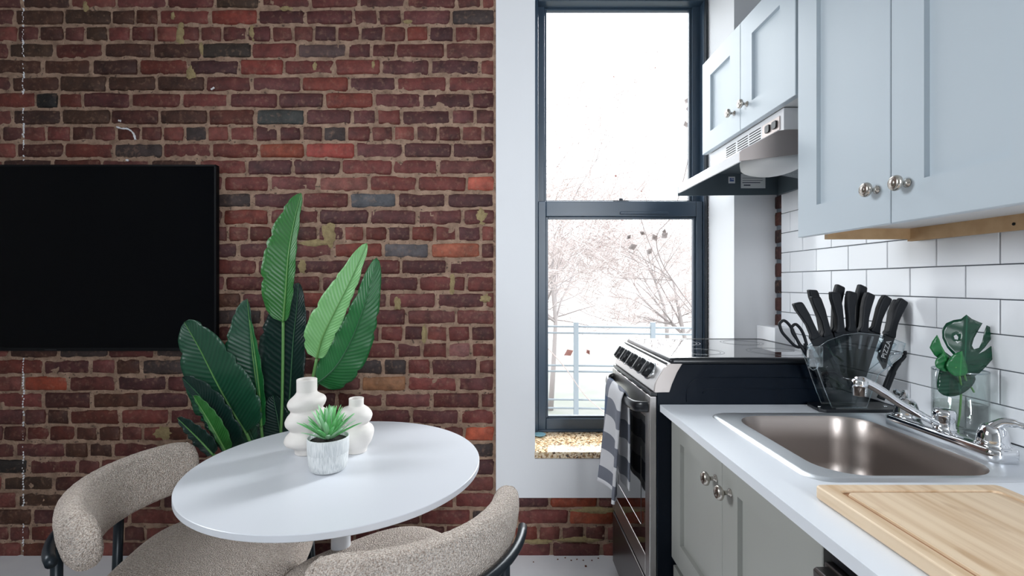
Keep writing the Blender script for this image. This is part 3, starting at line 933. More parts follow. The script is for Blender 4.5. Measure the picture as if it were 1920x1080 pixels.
def shaker(y0, y1, z0, z1, x, th=0.02, stile=0.082, rec=0.011):
    """door facing -X, front at x"""
    def ring(i, xx): return [(xx, y0 + i, z0 + i), (xx, y1 - i, z0 + i), (xx, y1 - i, z1 - i), (xx, y0 + i, z1 - i)]
    e = 0.0015
    rings = [ring(0, x + th), ring(0, x + e), ring(e, x), ring(stile, x), ring(stile + 0.001, x + rec), ]
    V = [p for r in rings for p in r]
    Fc = [(0, 1, 2, 3)]
    for i in range(len(rings) - 1):
        for k in range(4):
            a, b = i * 4 + k, i * 4 + (k + 1) % 4
            Fc.append((a, b, b + 4, a + 4))
    n = (len(rings) - 1) * 4
    Fc.append((n, n + 1, n + 2, n + 3))
    return V, Fc


def knob_geo(y, z, x, s=1.0):
    pr = [(0.0095, 0.0), (0.0095, 0.002), (0.0055, 0.004), (0.0045, 0.010), (0.0055, 0.016), (0.012, 0.019), (0.0162, 0.0225), (0.0168, 0.026), (0.0155, 0.030), (0.0115, 0.0335), (0.009, 0.0325), (0.006, 0.0345), (0.0005, 0.0352)]
    return lathe([(r * s, h * s) for r, h in pr], (x, y, z), 24, '-x')


def door(parent, y0, y1, z0, z1, x, ky, kz, stile=0.082, s=1.0, m='cab'):
    d = obj('door', shaker(y0, y1, z0, z1, x, stile=stile), M[m], parent)
    if ky is not None: obj('knob', knob_geo(ky, kz, x, s), M['nickel'], d, smooth=True)
    return d


# wall cabinet over the sink
Y0, Y1, Z0 = 0.712, 1.372, 1.3285
wc = empty('wall_cabinet', (XF + 0.02, (Y0 + Y1) / 2, Z0), 'tall grey two-door wall cabinet over the sink', 'cabinet')
xb = XF + 0.022
obj('body', join(box(xb, XW - 0.001, Y1 - 0.018, Y1 - 0.002, Z0 + 0.020, 2.45), box(xb, XW - 0.001, Y0 + 0.002, Y0 + 0.018, Z0 + 0.020, 2.45), box(xb, XW - 0.001, Y0, Y1, 2.45, 2.468)), M['cab'], wc, bevel=0.001)
obj('bottom_panel', box(xb, XW - 0.002, Y0 + 0.004, Y1 - 0.004, Z0 + 0.024, Z0 + 0.036), M['cabin'], wc)
obj('face_frame', box(xb, xb + 0.018, Y0 + 0.002, Y1 - 0.002, Z0 + 0.004, Z0 + 0.024), M['cab'], wc, bevel=0.001)
for ya_ in (Y1 - 0.022, Y0 + 0.008):
    obj('side_rail', box(xb + 0.05, XW - 0.012, ya_, ya_ + 0.014, Z0 - 0.006, Z0 + 0.024), M['wood_raw'], wc)
hr = obj('hanging_rail', box(XW - 0.022, XW - 0.009, Y0 + 0.004, Y1 - 0.012, Z0 - 0.012, Z0 + 0.024), M['wood_raw'], wc, label='pale raw wood hanging rail under the cabinet')
p = P(1904, 420, 1.075)
obj('screw_hole', lathe([(0.0035, 0.0005), (0.0035, 0.0015), (0.0005, 0.0017)], (XW - 0.022, 1.075, p.z), 12, '-x'), M['dark_gap'], hr)
ym = (Y0 + Y1) / 2
door(wc, ym + 0.0012, Y1, Z0, 2.44, XF, 1.0805, 1.41)
door(wc, Y0, ym - 0.0012, Z0, 2.44, XF, 0.998, 1.408)

# short cabinet above the hood
Y2, Y3, Z2, Z3 = 1.378, 2.036, 1.748, 2.136
sc_ = empty('wall_cabinet', (XF + 0.02, 1.7, Z2), 'short grey two-door wall cabinet above the range hood', 'cabinet')
obj('body', box(xb, XW - 0.001, Y2 + 0.002, Y3 - 0.002, Z2 + 0.012, Z3 - 0.004), M['cab'], sc_, bevel=0.001)
obj('bottom_panel', box(xb, XW - 0.002, Y2 + 0.003, Y3 - 0.003, Z2 + 0.002, Z2 + 0.012), M['cabin'], sc_)
ym2 = 1.708
door(sc_, ym2 + 0.0012, Y3, Z2, Z3, XF, 1.752, 1.826, 0.078, 0.95)
door(sc_, Y2 + 0.006, ym2 - 0.0012, Z2, Z3, XF, 1.660, 1.826, 0.078, 0.95)

# range hood
HY0, HY1 = 1.48, 2.012
hd = empty('range_hood', (0.96, (HY0 + HY1) / 2, 1.575), 'white under-cabinet range hood with sloping visor above the stove', 'range hood')
pf_ = [(0.735, 1.577), (0.735, 1.612), (0.852, 1.672), (0.870, 1.676), (0.870, 1.748), (1.172, 1.748), (1.172, 1.568)]
xt = 0.735


def xz(a, b, t): return (a, t, b)


obj('fascia', box(0.874, 1.17, HY0 + 0.002, HY1 - 0.002, 1.672, 1.7475), M['hoodwhite'], hd, bevel=0.002)
obj('visor', prism([(0.735, 1.577), (0.735, 1.610), (0.742, 1.616), (0.858, 1.676), (0.884, 1.678), (0.884, 1.670), (0.860, 1.668), (0.745, 1.608), (0.741, 1.604), (0.741, 1.577)], xz, HY0 + 0.004, HY1 - 0.004), M['hoodwhite'], hd, bevel=0.001)
endp = [(0.735, 1.577), (0.735, 1.604), (0.742, 1.614), (0.755, 1.620), (0.858, 1.674), (0.886, 1.678), (1.172, 1.678), (1.172, 1.582)]
obj('end_panel', prism([(a, max(b, 1.579 + (a - .735) * 0.12)) for a, b in endp], xz, HY0, HY0 + 0.004), M['hoodend'], hd, label='brownish steel near end panel')
far = obj('end_panel', prism([(a, b - (0.01 if b < 1.6 else 0)) for a, b in endp], xz, HY1 - 0.004, HY1), M['hooddark'], hd)
obj('underside', join(box(0.862, 1.17, HY0 + 0.004, HY1 - 0.004, 1.660, 1.666), box(1.16, 1.172, HY0 + 0.004, HY1 - 0.004, 1.572, 1.664)), M['hooddark'], hd)
# vents and switches on the fascia
vent = []
for g0 in (1.79, 1.70, 1.615):
    for k in range(5):
        obj('vent_slot', box(0.8728, 0.8745, g0, g0 + 0.075, 1.690 + k * 0.009, 1.6928 + k * 0.009), M['dark_gap'], hd)
sw = obj('switch_plate', box(0.8705, 0.874, 1.50, 1.60, 1.684, 1.728), M['hoodend'], hd, bevel=0.001)
for yy in (1.565, 1.525):
    obj('switch', prism(rrect(yy - 0.013, yy + 0.013, 1.694, 1.719, 0.006, 4), lambda a, b, t: (t, a, b), 0.8655, 0.8705), M['black'], sw, bevel=0.001)
# light lens and grease filter hanging under the hood
rings = []
for i, t in enumerate([0, .12, .3, .5, .7, .88, 1]):
    yy = HY0 + 0.012 + t * 0.17
    s = [0.55, 0.85, 1.0, 1.02, 0.97, 0.8, 0.4][i]
    rings.append([Vector((0.885 + 0.088 * math.cos(a) * s, yy, 1.603 + (0.034 * s) * math.sin(a) - (0.014 if math.sin(a) < -0.3 else 0) * s)) for a in [2 * math.pi * k / 18 for k in range(18)]])
obj('lamp_cover', loft(rings), M['lens'], hd, smooth=True)
fg = []
obj('grease_filter', prism([(0.935, 1.612), (1.15, 1.575), (1.15, 1.563), (0.935, 1.600)], xz, HY0 + 0.012, HY0 + 0.24), mat('filter_mesh', (150, 158, 164), 0.5, 0.6, bump=(330, 1.0, 0.01), var=(260, (84, 92, 100), 0.9)), hd)
yl = HY1 - 0.0045
p1 = P(1371, 338, HY1); p2 = P(1411, 341, HY1)
lb = obj('sticker', box(p1.x - 0.014, p1.x + 0.014, yl - 0.0008, yl, p1.z - 0.014, p1.z + 0.014), M['paper'], far)
obj('sticker_print', join(box(p1.x - 0.009, p1.x + 0.009, yl - 0.0012, yl - 0.0008, p1.z - 0.006, p1.z + 0.001), box(p1.x - 0.009, p1.x - 0.001, yl - 0.0012, yl - 0.0008, p1.z + 0.002, p1.z + 0.008), box(p1.x + 0.001, p1.x + 0.009, yl - 0.0012, yl - 0.0008, p1.z + 0.004, p1.z + 0.008)), M['inkblue'], far)
lb2 = obj('label', box(p2.x - 0.052, p2.x + 0.052, yl - 0.0008, yl, p2.z - 0.028, p2.z + 0.040), M['paper'], far)
obj('label_print', join(box(p2.x - 0.046, p2.x + 0.03, yl - 0.0012, yl - 0.0008, p2.z - 0.006, p2.z - 0.003), box(p2.x - 0.04, p2.x - 0.012, yl - 0.0012, yl - 0.0008, p2.z - 0.018, p2.z - 0.013),
                          box(p2.x - 0.046, p2.x + 0.04, yl - 0.0012, yl - 0.0008, p2.z + 0.004, p2.z + 0.0055), box(p2.x - 0.046, p2.x + 0.04, yl - 0.0012, yl - 0.0008, p2.z + 0.014, p2.z + 0.0155)), M['ink'], far)

# base cabinet under the sink
BY0, BY1, BZ0 = 0.76, 1.456, 0.355
bc = empty('base_cabinet', (0.85, (BY0 + BY1) / 2, 0.0), 'grey two-door base cabinet under the sink', 'cabinet')
xc = XB + 0.021
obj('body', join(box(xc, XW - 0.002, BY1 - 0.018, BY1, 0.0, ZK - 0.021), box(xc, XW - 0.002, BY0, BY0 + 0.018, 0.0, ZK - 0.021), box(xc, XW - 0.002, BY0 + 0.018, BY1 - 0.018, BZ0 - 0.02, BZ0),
                 box(xc, xc + 0.018, BY0 + 0.018, BY1 - 0.018, ZK - 0.06, ZK - 0.021), box(xc + 0.05, xc + 0.06, BY0 + 0.018, BY1 - 0.018, 0.0, BZ0 - 0.02)), M['cab_shaded'], bc)
bm_ = 1.1146
door(bc, bm_ + 0.0012, BY1 - 0.002, BZ0, ZK - 0.024, XB, 1.148, 0.722, 0.072, m='cab_shaded')
door(bc, BY0 + 0.002, bm_ - 0.0012, BZ0, ZK - 0.024, XB, 1.074, 0.720, 0.072, m='cab_shaded')
obj('kick_drawer', box(XB + 0.004, XB + 0.02, BY0 + 0.004, BY1 - 0.006, 0.11, BZ0 - 0.022), M['cab_shaded'], bc, bevel=0.002)
# dishwasher
dw = empty('dishwasher', (0.83, 0.46, 0.0), 'black dishwasher with a dark steel handle bar beside the sink cabinet', 'dishwasher')
obj('body', box(XB + 0.012, XW - 0.01, 0.165, 0.752, 0.10, ZK - 0.022), M['black_matte'], dw, bevel=0.003)
obj('door', box(XB - 0.006, XB + 0.012, 0.168, 0.750, 0.12, ZK - 0.066), M['steel_dark'], dw, bevel=0.003)
hb = obj('handle', prism([(0.483, 0.748), (0.487, 0.752), (XB - 0.004, 0.752), (XB - 0.004, 0.742), (0.496, 0.742), (0.496, 0.706), (0.485, 0.702)], lambda a, b, t: (a, t, b), 0.19, 0.742), M['steel_dark'], dw, bevel=0.0015)
obj('control_strip', box(XB + 0.004, XB + 0.014, 0.168, 0.750, ZK - 0.064, ZK - 0.024), M['black'], dw, bevel=0.001)

# worktop with the sink cut-out
SX0, SX1, SY0, SY1 = 0.578, 1.082, 0.888, 1.352     # sink rim
XC = 0.4775
top = obj('worktop', join(box(XC, 0.60, 0.16, 1.4565, ZK - 0.021, ZK), box(1.065, XW - 0.0015, 0.16, 1.4565, ZK - 0.021, ZK), box(0.60, 1.065, 0.16, 0.902, ZK - 0.021, ZK), box(0.60, 1.065, 1.338, 1.4565, ZK - 0.021, ZK)), M['counter'])
tag(top, 'white laminate worktop with a square front edge', 'worktop')

# sink
sk = empty('sink', (0.83, 1.12, ZK), 'drop-in stainless steel sink with one wide bowl', 'sink')
NR = 8
out = rrect(SX0, SX1, SY0, SY1, 0.045, NR)
out2 = rrect(SX0 + 0.006, SX1 - 0.006, SY0 + 0.006, SY1 - 0.006, 0.042, NR)
out3 = rrect(SX0 + 0.016, SX1 - 0.016, SY0 + 0.016, SY1 - 0.016, 0.036, NR)
bx0, bx1, by0, by1 = 0.634, 0.980, 0.915, 1.320
in1 = rrect(bx0 - 0.010, bx1 + 0.008, by0 - 0.008, by1 + 0.008, 0.085, NR)
in2 = rrect(bx0 - 0.003, bx1 + 0.003, by0 - 0.003, by1 + 0.003, 0.080, NR)


def rr(pts, z): return [Vector((a, b, z)) for a, b in pts]


rimr = [rr(out, ZK + 0.0002), rr(out2, ZK + 0.005), rr(out3, ZK + 0.0035), rr(in1, ZK + 0.0045), rr(in2, ZK + 0.003)]
obj('rim', loft(rimr, False, False), M['rim'], sk, smooth=True)
bowl = [rr(in2, ZK + 0.003)]
for f, dz in ((0.002, -0.008), (0.006, -0.06), (0.010, -0.12), (0.016, -0.150), (0.032, -0.168), (0.06, -0.175)):
    bowl.append(rr(rrect(bx0 + f, bx1 - f, by0 + f, by1 - f, max(0.078 - f * 0.2, 0.05), NR), ZK + dz))
bowl.append(rr(rrect(0.78, 0.83, 1.09, 1.14, 0.024, NR), ZK - 0.178))
obj('bowl', loft(bowl, False, True), M['bowl'], sk, smooth=True)
obj('drain', lathe([(0.045, 0), (0.043, 0.003), (0.034, 0.003), (0.030, 0.0), (0.012, 0.001), (0.001, 0.004)], (0.805, 1.115, ZK - 0.1775), 28), M['chrome'], sk, smooth=True)

# faucet
fz = ZK + 0.0045
fc = empty('faucet', (1.03, 1.11, fz), 'chrome two-handle kitchen faucet with a low straight spout', 'faucet')
pl = rrect(1.001, 1.063, 0.965, 1.255, 0.020, 6)
pl2 = rrect(1.005, 1.059, 0.969, 1.251, 0.018, 6)
obj('base_plate', loft([rr(pl, fz), rr(pl, fz + 0.024), rr(pl2, fz + 0.028)]), M['chrome'], fc, smooth=True, bevel=0.0)
for yy in (1.215, 1.000):
    hb = obj('handle', lathe([(0.029, 0.0), (0.0295, 0.004), (0.0265, 0.006), (0.0265, 0.009), (0.025, 0.024), (0.021, 0.037), (0.014, 0.045), (0.006, 0.048), (0.0005, 0.0485)], (1.032, yy, fz + 0.027), 28), M['chrome'], fc, smooth=True)
    sgn = -1 if yy < 1.1 else 1
    st = Vector((1.032, yy, fz + 0.068))
    pts = [st + Vector((-0.010, 0, -0.012)), st + Vector((0.006, sgn * 0.012, 0.010)), st + Vector((0.022, sgn * 0.030, 0.012)), st + Vector((0.035, sgn * 0.055, 0.004)), st + Vector((0.044, sgn * 0.078, 0.002)), st + Vector((0.048, sgn * 0.09, 0.003))]
    obj('lever', tube(spline(pts, 5), [0.011] * 4 + [0.0095] * 6 + [0.0065] * 6 + [0.0075] * 5 + [0.0085] * 4 + [0.004], 12), M['chrome'], hb, smooth=True)
    obj('index_dot', lathe([(0.0035, 0.0), (0.0035, 0.001), (0.0005, 0.0012)], (1.032 - 0.0235, yy, fz + 0.056), 10, '-x'), M['black'], hb)
sp_ = obj('spout', lathe([(0.0225, 0), (0.0225, 0.004), (0.020, 0.006), (0.0198, 0.022), (0.0215, 0.026), (0.0215, 0.040), (0.019, 0.046), (0.012, 0.049), (0.0005, 0.050)], (1.032, 1.11, fz + 0.027), 28), M['chrome'], fc, smooth=True)
a0 = Vector((1.018, 1.11, fz + 0.040))
e0 = Vector((0.872, 1.14, 0.955))
pts = [a0, a0.lerp(e0, 0.15) + Vector((0, 0, -0.003)), a0.lerp(e0, 0.5) + Vector((0, 0, -0.004)), a0.lerp(e0, 0.85) + Vector((0, 0, 0.002)), e0 + Vector((-0.008, 0, 0.004)), e0 + Vector((-0.022, 0, 0.004))]
obj('spout_arm', tube(spline(pts, 6), [0.0085] * 8 + [0.0092] * 8 + [0.0105] * 8 + [0.012] * 7, 14), M['chrome'], sp_, smooth=True)
ea = e0 + Vector((-0.016, 0, 0))
obj('aerator', lathe([(0.0135, -0.030), (0.0145, -0.028), (0.0145, -0.012), (0.0165, -0.010), (0.0168, 0.006), (0.013, 0.011), (0.0005, 0.012)], ea, 24), M['chrome'], sp_, smooth=True)

# cutting board
cbx0, cbx1, cby0, cby1, cbt = 0.541, 0.862, 0.38, 0.8275, 0.0225
cb0, cb1 = ZK + 0.0005, ZK + cbt
cbz = empty('cutting_board', ((cbx0 + cbx1) / 2, (cby0 + cby1) / 2, cb0), 'pale bamboo cutting board with a juice groove on the worktop', 'cutting board')
o1 = rrect(cbx0, cbx1, cby0, cby1, 0.010, 5)


def inset(d, r, ch=None):
    return rrect(cbx0 + d, cbx1 - d, cby0 + d, cby1 - d, r, 5)


go, gi = 0.024, 0.033
e = 0.002
rings = [rr(inset(e, 0.009), cb0), rr(o1, cb0 + e), rr(o1, cb1 - e), rr(inset(e, 0.009), cb1), rr(inset(go, 0.012), cb1), rr(inset(go + 0.001, 0.012), cb1 - 0.004), rr(inset(gi - 0.001, 0.010), cb1 - 0.004), rr(inset(gi, 0.010), cb1)]
me_f = loft(rings)
bo = obj('board', me_f, [M['bamboo'], M['bamboo_groove']], cbz, smooth=False)
nn = len(o1)
for i, pg in enumerate(bo.data.polygons):
    c = pg.center + ORG['cutting_board'] if False else pg.center
    if abs(c.z + cb0 - (cb1 - 0.004)) < 0.0005 and len(pg.vertices) == 4: pg.material_index = 1
bw = bo.modifiers.new('edge', 'BEVEL'); bw.width = 0.0006; bw.segments = 1; bw.limit_method = 'ANGLE'; bw.angle_limit = R(40)

# ------------------------------------------------------------------ stove (free-standing range)
RY0, RY1 = 1.459, 1.972
ZT = 0.965
rg = empty('range', (0.76, (RY0 + RY1) / 2, 0.0), 'black and steel freestanding electric range with five knobs beside the worktop', 'stove')
zone = prism([(0.545, 0.10), (0.545, 0.938), (1.072, 0.938), (1.072, 0.10)], lambda a, b, t: (a, t, b), RY0 + 0.012, RY1 - 0.012)
obj('body', zone, M['black_matte'], rg)
# side panels: curved front top corner
prof = [(0.470, 0.03), (0.470, 0.858), (0.504, 0.858)]
for k in range(9):
    t = k / 8
    a = (1 - t) ** 2 * 0.504 + 2 * t * (1 - t) * 0.510 + t * t * 0.545
    b = (1 - t) ** 2 * 0.858 + 2 * t * (1 - t) * 0.915 + t * t * 0.946
    prof.append((a, b))
prof += [(1.072, 0.946), (1.072, 0.03)]
for ya, yb_ in ((RY0, RY0 + 0.012), (RY1 - 0.012, RY1)):
    sd = obj('side_panel', prism(prof, lambda a, b, t: (a, t, b), ya, yb_), M['black_side'], rg, bevel=0.002)
    if ya == RY0:
        # pressed outline and drip lines in the side panel
        l1 = [Vector((0.560, ya, 0.83))] + [Vector((0.560 + 0.05 * (1 - math.cos(R(a_))), ya, 0.86 + 0.045 * math.sin(R(a_)))) for a_ in range(0, 91, 15)] + [Vector((0.82, ya, 0.905)), Vector((1.07, ya, 0.903))]
        obj('pressed_line', join(tube(l1, 0.0016, 6), tube([(0.61, ya, 0.856), (0.612, ya, 0.866), (0.622, ya, 0.871), (0.9, ya, 0.872), (1.07, ya, 0.871)], 0.0016, 6)), M['black_side'], sd, smooth=True)
# cooktop: glass with a thick black rounded rim
ct = obj('cooktop_rim', join(loft([[Vector((x, y, z)) for x, y in rrect(0.508 + i, 1.074 - i, RY0 - 0.006 + i, RY1 + 0.004 - i, 0.012, 4)] for i, z in ((0.004, 0.947), (0, 0.951), (0, 0.957), (0.004, 0.964), (0.010, ZT + 0.001), (0.020, ZT + 0.001), (0.024, ZT - 0.002))], True, True)), M['black'], rg, smooth=True)
gl = obj('cooktop_glass', prism(rrect(0.534, 1.050, RY0 + 0.018, RY1 - 0.020, 0.008, 4), lambda a, b, t: (a, b, t), ZT - 0.006, ZT - 0.0005), M['black_glass'], rg)
for cx, cy, r in ((0.66, 1.60, 0.075), (0.66, 1.84, 0.092), (0.92, 1.60, 0.092), (0.92, 1.84, 0.075)):
    obj('burner_ring', join(*[lathe([(q, 0), (q, 0.0003), (q + 0.0016, 0.0003), (q + 0.0016, 0)], (cx, cy, ZT - 0.0005), 40, close=True) for q in (r, r - 0.012)]), mat('burner_print', (96, 100, 104), 0.4), gl)
# sloped steel control panel
cpp = [(0.459, 0.863), (0.462, 0.884), (0.472, 0.906), (0.489, 0.932), (0.502, 0.947), (0.512, 0.9525), (0.552, 0.952), (0.552, 0.945), (0.545, 0.944), (0.524, 0.920), (0.508, 0.880), (0.504, 0.860), (0.462, 0.858)]
cp = obj('control_panel', prism(cpp, lambda a, b, t: (a, t, b), RY0 + 0.003, RY1 - 0.003), M['panel_steel'], rg, bevel=0.001)
obj('end_cap', prism([(0.4605, 0.863), (0.463, 0.884), (0.473, 0.906), (0.490, 0.932), (0.500, 0.944), (0.512, 0.948), (0.546, 0.948), (0.530, 0.922), (0.514, 0.885), (0.506, 0.860), (0.463, 0.859)], lambda a, b, t: (a, t, b), RY0 - 0.004, RY0 + 0.003), mat('end_cap_steel', (186, 178, 174), 0.35, 0.6), rg, bevel=0.001)
obj('panel_groove', box(0.4965, 0.5035, RY0 + 0.004, RY1 - 0.004, 0.9475, 0.9495), M['dark_gap'], rg)
nrm = Vector((-0.83, 0, 0.557)).normalized()
tng = Vector((0.557, 0, 0.83)).normalized()
for i in range(5):
    c = Vector((0.4755, 1.545 + i * 0.092, 0.909))
    kn = obj('knob', ([], []), M['black'], rg) if False else None
    V, Fc = [], []
    for r, h in [(0.0300, 0.0), (0.0300, 0.003), (0.0272, 0.005), (0.0265, 0.019), (0.0245, 0.0225), (0.0005, 0.023)]:
        for k in range(28):
            a = 2 * math.pi * k / 28
            V.append(c + nrm * h + (tng * math.cos(a) + Vector((0, 1, 0)) * math.sin(a)) * r)
    for j in range(5):
        for k in range(28):
            a, b = j * 28 + k, j * 28 + (k + 1) % 28
            Fc.append((a, b, b + 28, a + 28))
    kn = obj('knob', (V, Fc), [M['chrome'], M['black']], rg, smooth=True)
    for pg in kn.data.polygons: pg.material_index = 0 if pg.index < 56 else 1
    bl = []
    for s1, s2, s3 in ((-1, -1, 0), (1, -1, 0), (1, 1, 0), (-1, 1, 0), (-1, -1, 1), (1, -1, 1), (1, 1, 1), (-1, 1, 1)):
        bl.append(c + nrm * (0.020 + 0.0085 * s3) + tng * 0.0225 * s1 + Vector((0, 1, 0)) * (0.0075 - 0.002 * s3) * s2)
    obj('grip', (bl, box(0, 1, 0, 1, 0, 1)[1]), M['black'], kn, bevel=0.002)
    obj('scale_mark', lathe([(0.0022, 0), (0.0022, 0.0006), (0.0004, 0.0007)], c + tng * 0.030 + Vector((-0.0005, -0.024, 0.001)) + nrm * 0.0005, 8, '-x'), mat('mark_red', (150, 50, 44), 0.5) if i == 0 else M['ink'], kn)
# oven door
DX = 0.447
dr = obj('oven_door', join(box(DX, 0.470, RY0 + 0.004, RY0 + 0.050, 0.262, 0.846), box(DX, 0.470, RY1 - 0.060, RY1 - 0.004, 0.262, 0.846), box(DX, 0.470, RY0 + 0.050, RY1 - 0.060, 0.262, 0.330), box(DX, 0.470, RY0 + 0.050, RY1 - 0.060, 0.770, 0.846)), M['steel'], rg, bevel=0.003)
obj('window', box(DX + 0.002, 0.468, RY0 + 0.049, RY1 - 0.059, 0.328, 0.772), M['black_glass'], dr)
obj('window_print', join(*[tube(q, 0.0012, 5) for q in ([(DX + 0.002, 1.56, 0.40), (DX + 0.002, 1.87, 0.40)], [(DX + 0.002, 1.56, 0.40), (DX + 0.002, 1.56, 0.66)], [(DX + 0.002, 1.87, 0.40), (DX + 0.002, 1.87, 0.66)])]), M['steel_dark'], dr)
for dx in (0.0, 0.009):
    for ya in (1.50, 1.57, 1.68, 1.78, 1.85):
        obj('vent_slot', box(DX + 0.001 + dx, DX + 0.006 + dx, ya, ya + 0.045, 0.8455, 0.8468), M['dark_gap'], dr)
obj('trim_strip', box(0.452, 0.50, RY0 + 0.003, RY1 - 0.003, 0.848, 0.857), M['black'], rg)
hp = spline([(DX + 0.004, 1.482, 0.808), (DX - 0.018, 1.495, 0.806), (DX - 0.033, 1.53, 0.802), (DX - 0.040, 1.62, 0.800), (DX - 0.042, 1.72, 0.800), (DX - 0.040, 1.82, 0.800), (DX - 0.033, 1.91, 0.802), (DX - 0.018, 1.942, 0.806), (DX + 0.004, 1.955, 0.808)], 6)
rings = []
for i, p in enumerate(hp):
    t = (hp[min(i + 1, len(hp) - 1)] - hp[max(i - 1, 0)]).normalized()
    u = t.cross(Vector((0, 0, 1))).normalized()
    rings.append([p + u * math.cos(a) * 0.008 + Vector((0, 0, 1)) * math.sin(a) * 0.017 for a in [2 * math.pi * k / 14 for k in range(14)]])
obj('handle', loft(rings), M['black'], dr, smooth=True)
obj('drawer', box(DX + 0.001, 0.470, RY0 + 0.004, RY1 - 0.004, 0.04, 0.246), M['steel_dark'], rg, bevel=0.004)
obj('drawer_gap', box(0.452, 0.470, RY0 + 0.004, RY1 - 0.004, 0.246, 0.262), M['dark_gap'], rg)
# towel hung over the oven door handle
NV, NU = 64, 40
V, UV, Fc = [], [], []
ht = 0.822; hx = DX - 0.041
for i in range(NV + 1):
    v = i / NV
    L_ = v * 0.78
    for j in range(NU + 1):
        u = j / NU
        yy = 1.600 + 0.235 * u
        lenf = 0.385 - 0.012 * u + 0.006 * math.sin(u * 9)
        front = L_ < lenf
        fold = math.sin(u * 2 * math.pi * 1.55 + 0.9)
        if front:
            dn = (lenf - L_)
            zz = ht - dn * (1 + 0.0)
            sp2 = dn / lenf
            xx = hx - 0.013 - 0.016 * sp2 * (fold + 0.6) - 0.010 * sp2 + 0.012 * (u - 0.5) * sp2 * -2.0
            yy = yy + sp2 * (0.018 * math.cos(u * 2 * math.pi * 1.5) + 0.018 * (u - 0.4))
            if dn < 0.02: xx += (0.02 - dn) * 0.35; 
        else:
            dn = min((L_ - lenf), 0.36)
            ang = min(dn / 0.03, 1) * math.pi
            if dn < 0.03:
                zz = ht + 0.010 * math.sin(ang); xx = hx - 0.006 * math.cos(ang) - 0.0 
                xx = hx + (-0.006 - 0.000) * math.cos(ang)
            else:
                zz = ht - (dn - 0.03); xx = hx + 0.0125 + 0.004 * fold * min((dn - 0.03) * 8, 1)
        V.append((xx, yy, zz)); UV.append((u, v))
for i in range(NV):
    for j in range(NU):
        a = i * (NU + 1) + j
        Fc.append((a, a + 1, a + NU + 2, a + NU + 1))
tw = obj('dish_towel', (V, Fc), M['towel'], smooth=True, uv=UV)
sm = tw.modifiers.new('smooth', 'SMOOTH'); sm.factor = 0.5; sm.iterations = 3
so = tw.modifiers.new('cloth', 'SOLIDIFY'); so.thickness = 0.005; so.offset = 0
tag(tw, 'blue-grey and white checked dish towel hanging on the oven handle', 'towel')

# white filler block in the corner behind the stove
fb = obj('filler_block', box(1.100, XW - 0.0005, 1.926, D - 0.008, 0.0, 1.0136), M['plaster'], bevel=0.002)
tag(fb, 'white boxed-in ledge behind the stove in the corner', 'ledge')

# ------------------------------------------------------------------ knife block
kz = ZK + 0.001
KY = 1.392
kb = empty('knife_stand', (1.03, 1.41, ZK), 'clear fan-shaped acrylic knife stand on a black base', 'knife stand')
obj('base', prism([(0.925, 1.361), (1.135, 1.361), (1.148, 1.372), (1.150, 1.452), (0.930, 1.4525), (0.922, 1.442), (0.912, 1.376)], lambda a, b, t: (a, b, t), ZK + 0.0002, ZK + 0.010), M['black'], kb, bevel=0.002)


def kp(x, y, d=KY): return P(x, y, d)


def fan(d):
    pts = [kp(1553, 770, d), kp(1535, 715, d), kp(1517, 663, d)]
    arc = [kp(1522, 654, d), kp(1545, 638, d), kp(1575, 627, d), kp(1605, 623, d), kp(1640, 627, d), kp(1668, 635, d), kp(1690, 643, d)]
    pts += arc + [kp(1682, 668, d), kp(1640, 700, d), kp(1618, 770, d)]
    return [(p.x, max(p.z, ZK + 0.012)) for p in pts]


FN = fan(KY)
for k, yy in enumerate((1.376, 1.398, 1.420)):
    pn = obj('acrylic_panel', prism(FN, xz, yy, yy + 0.004), M['acrylic'], kb)
    ed = [Vector((a, yy + 0.002, b)) for a, b in FN]
    if k == 0 or k == 2:
        obj('panel_edge', tube(ed + [ed[0]], 0.0016, 6), M['acrylic_edge'], pn, smooth=True)
for k in range(7):
    t = (k + 0.5) / 7
    c = kp(1535 + t * 150, 648 - 20 * math.sin(math.pi * t), KY); b = kp(1568 + t * 62, 700, KY)
    d_ = (b - c).normalized(); u = Vector((d_.z, 0, -d_.x))
    l = 0.040
    v8 = []
    for yy in (1.381, 1.4195):
        for q, s in ((c, -1), (c, 1), (c + d_ * l, 1), (c + d_ * l, -1)):
            v8.append(Vector((q.x, yy, q.z)) + u * 0.0035 * s)
    obj('slot_divider', (v8, [(0, 1, 2, 3), (7, 6, 5, 4), (0, 4, 5, 1), (1, 5, 6, 2), (2, 6, 7, 3), (3, 7, 4, 0)]), M['acrylic_edge'], kb)
for x, y in ((1540, 762), (1665, 766)):
    p = kp(x, 768, 1.38)
    obj('bolt', lathe([(0.005, 0), (0.005, 0.003), (0.002, 0.004), (0.0003, 0.004)], (p.x, 1.39, ZK + 0.010), 12), M['chrome'], kb, smooth=True)
obj('foot_flange', box(kp(1556, 770).x, kp(1615, 770).x, 1.366, 1.376, ZK + 0.010, ZK + 0.014), M['acrylic_edge'], kb)


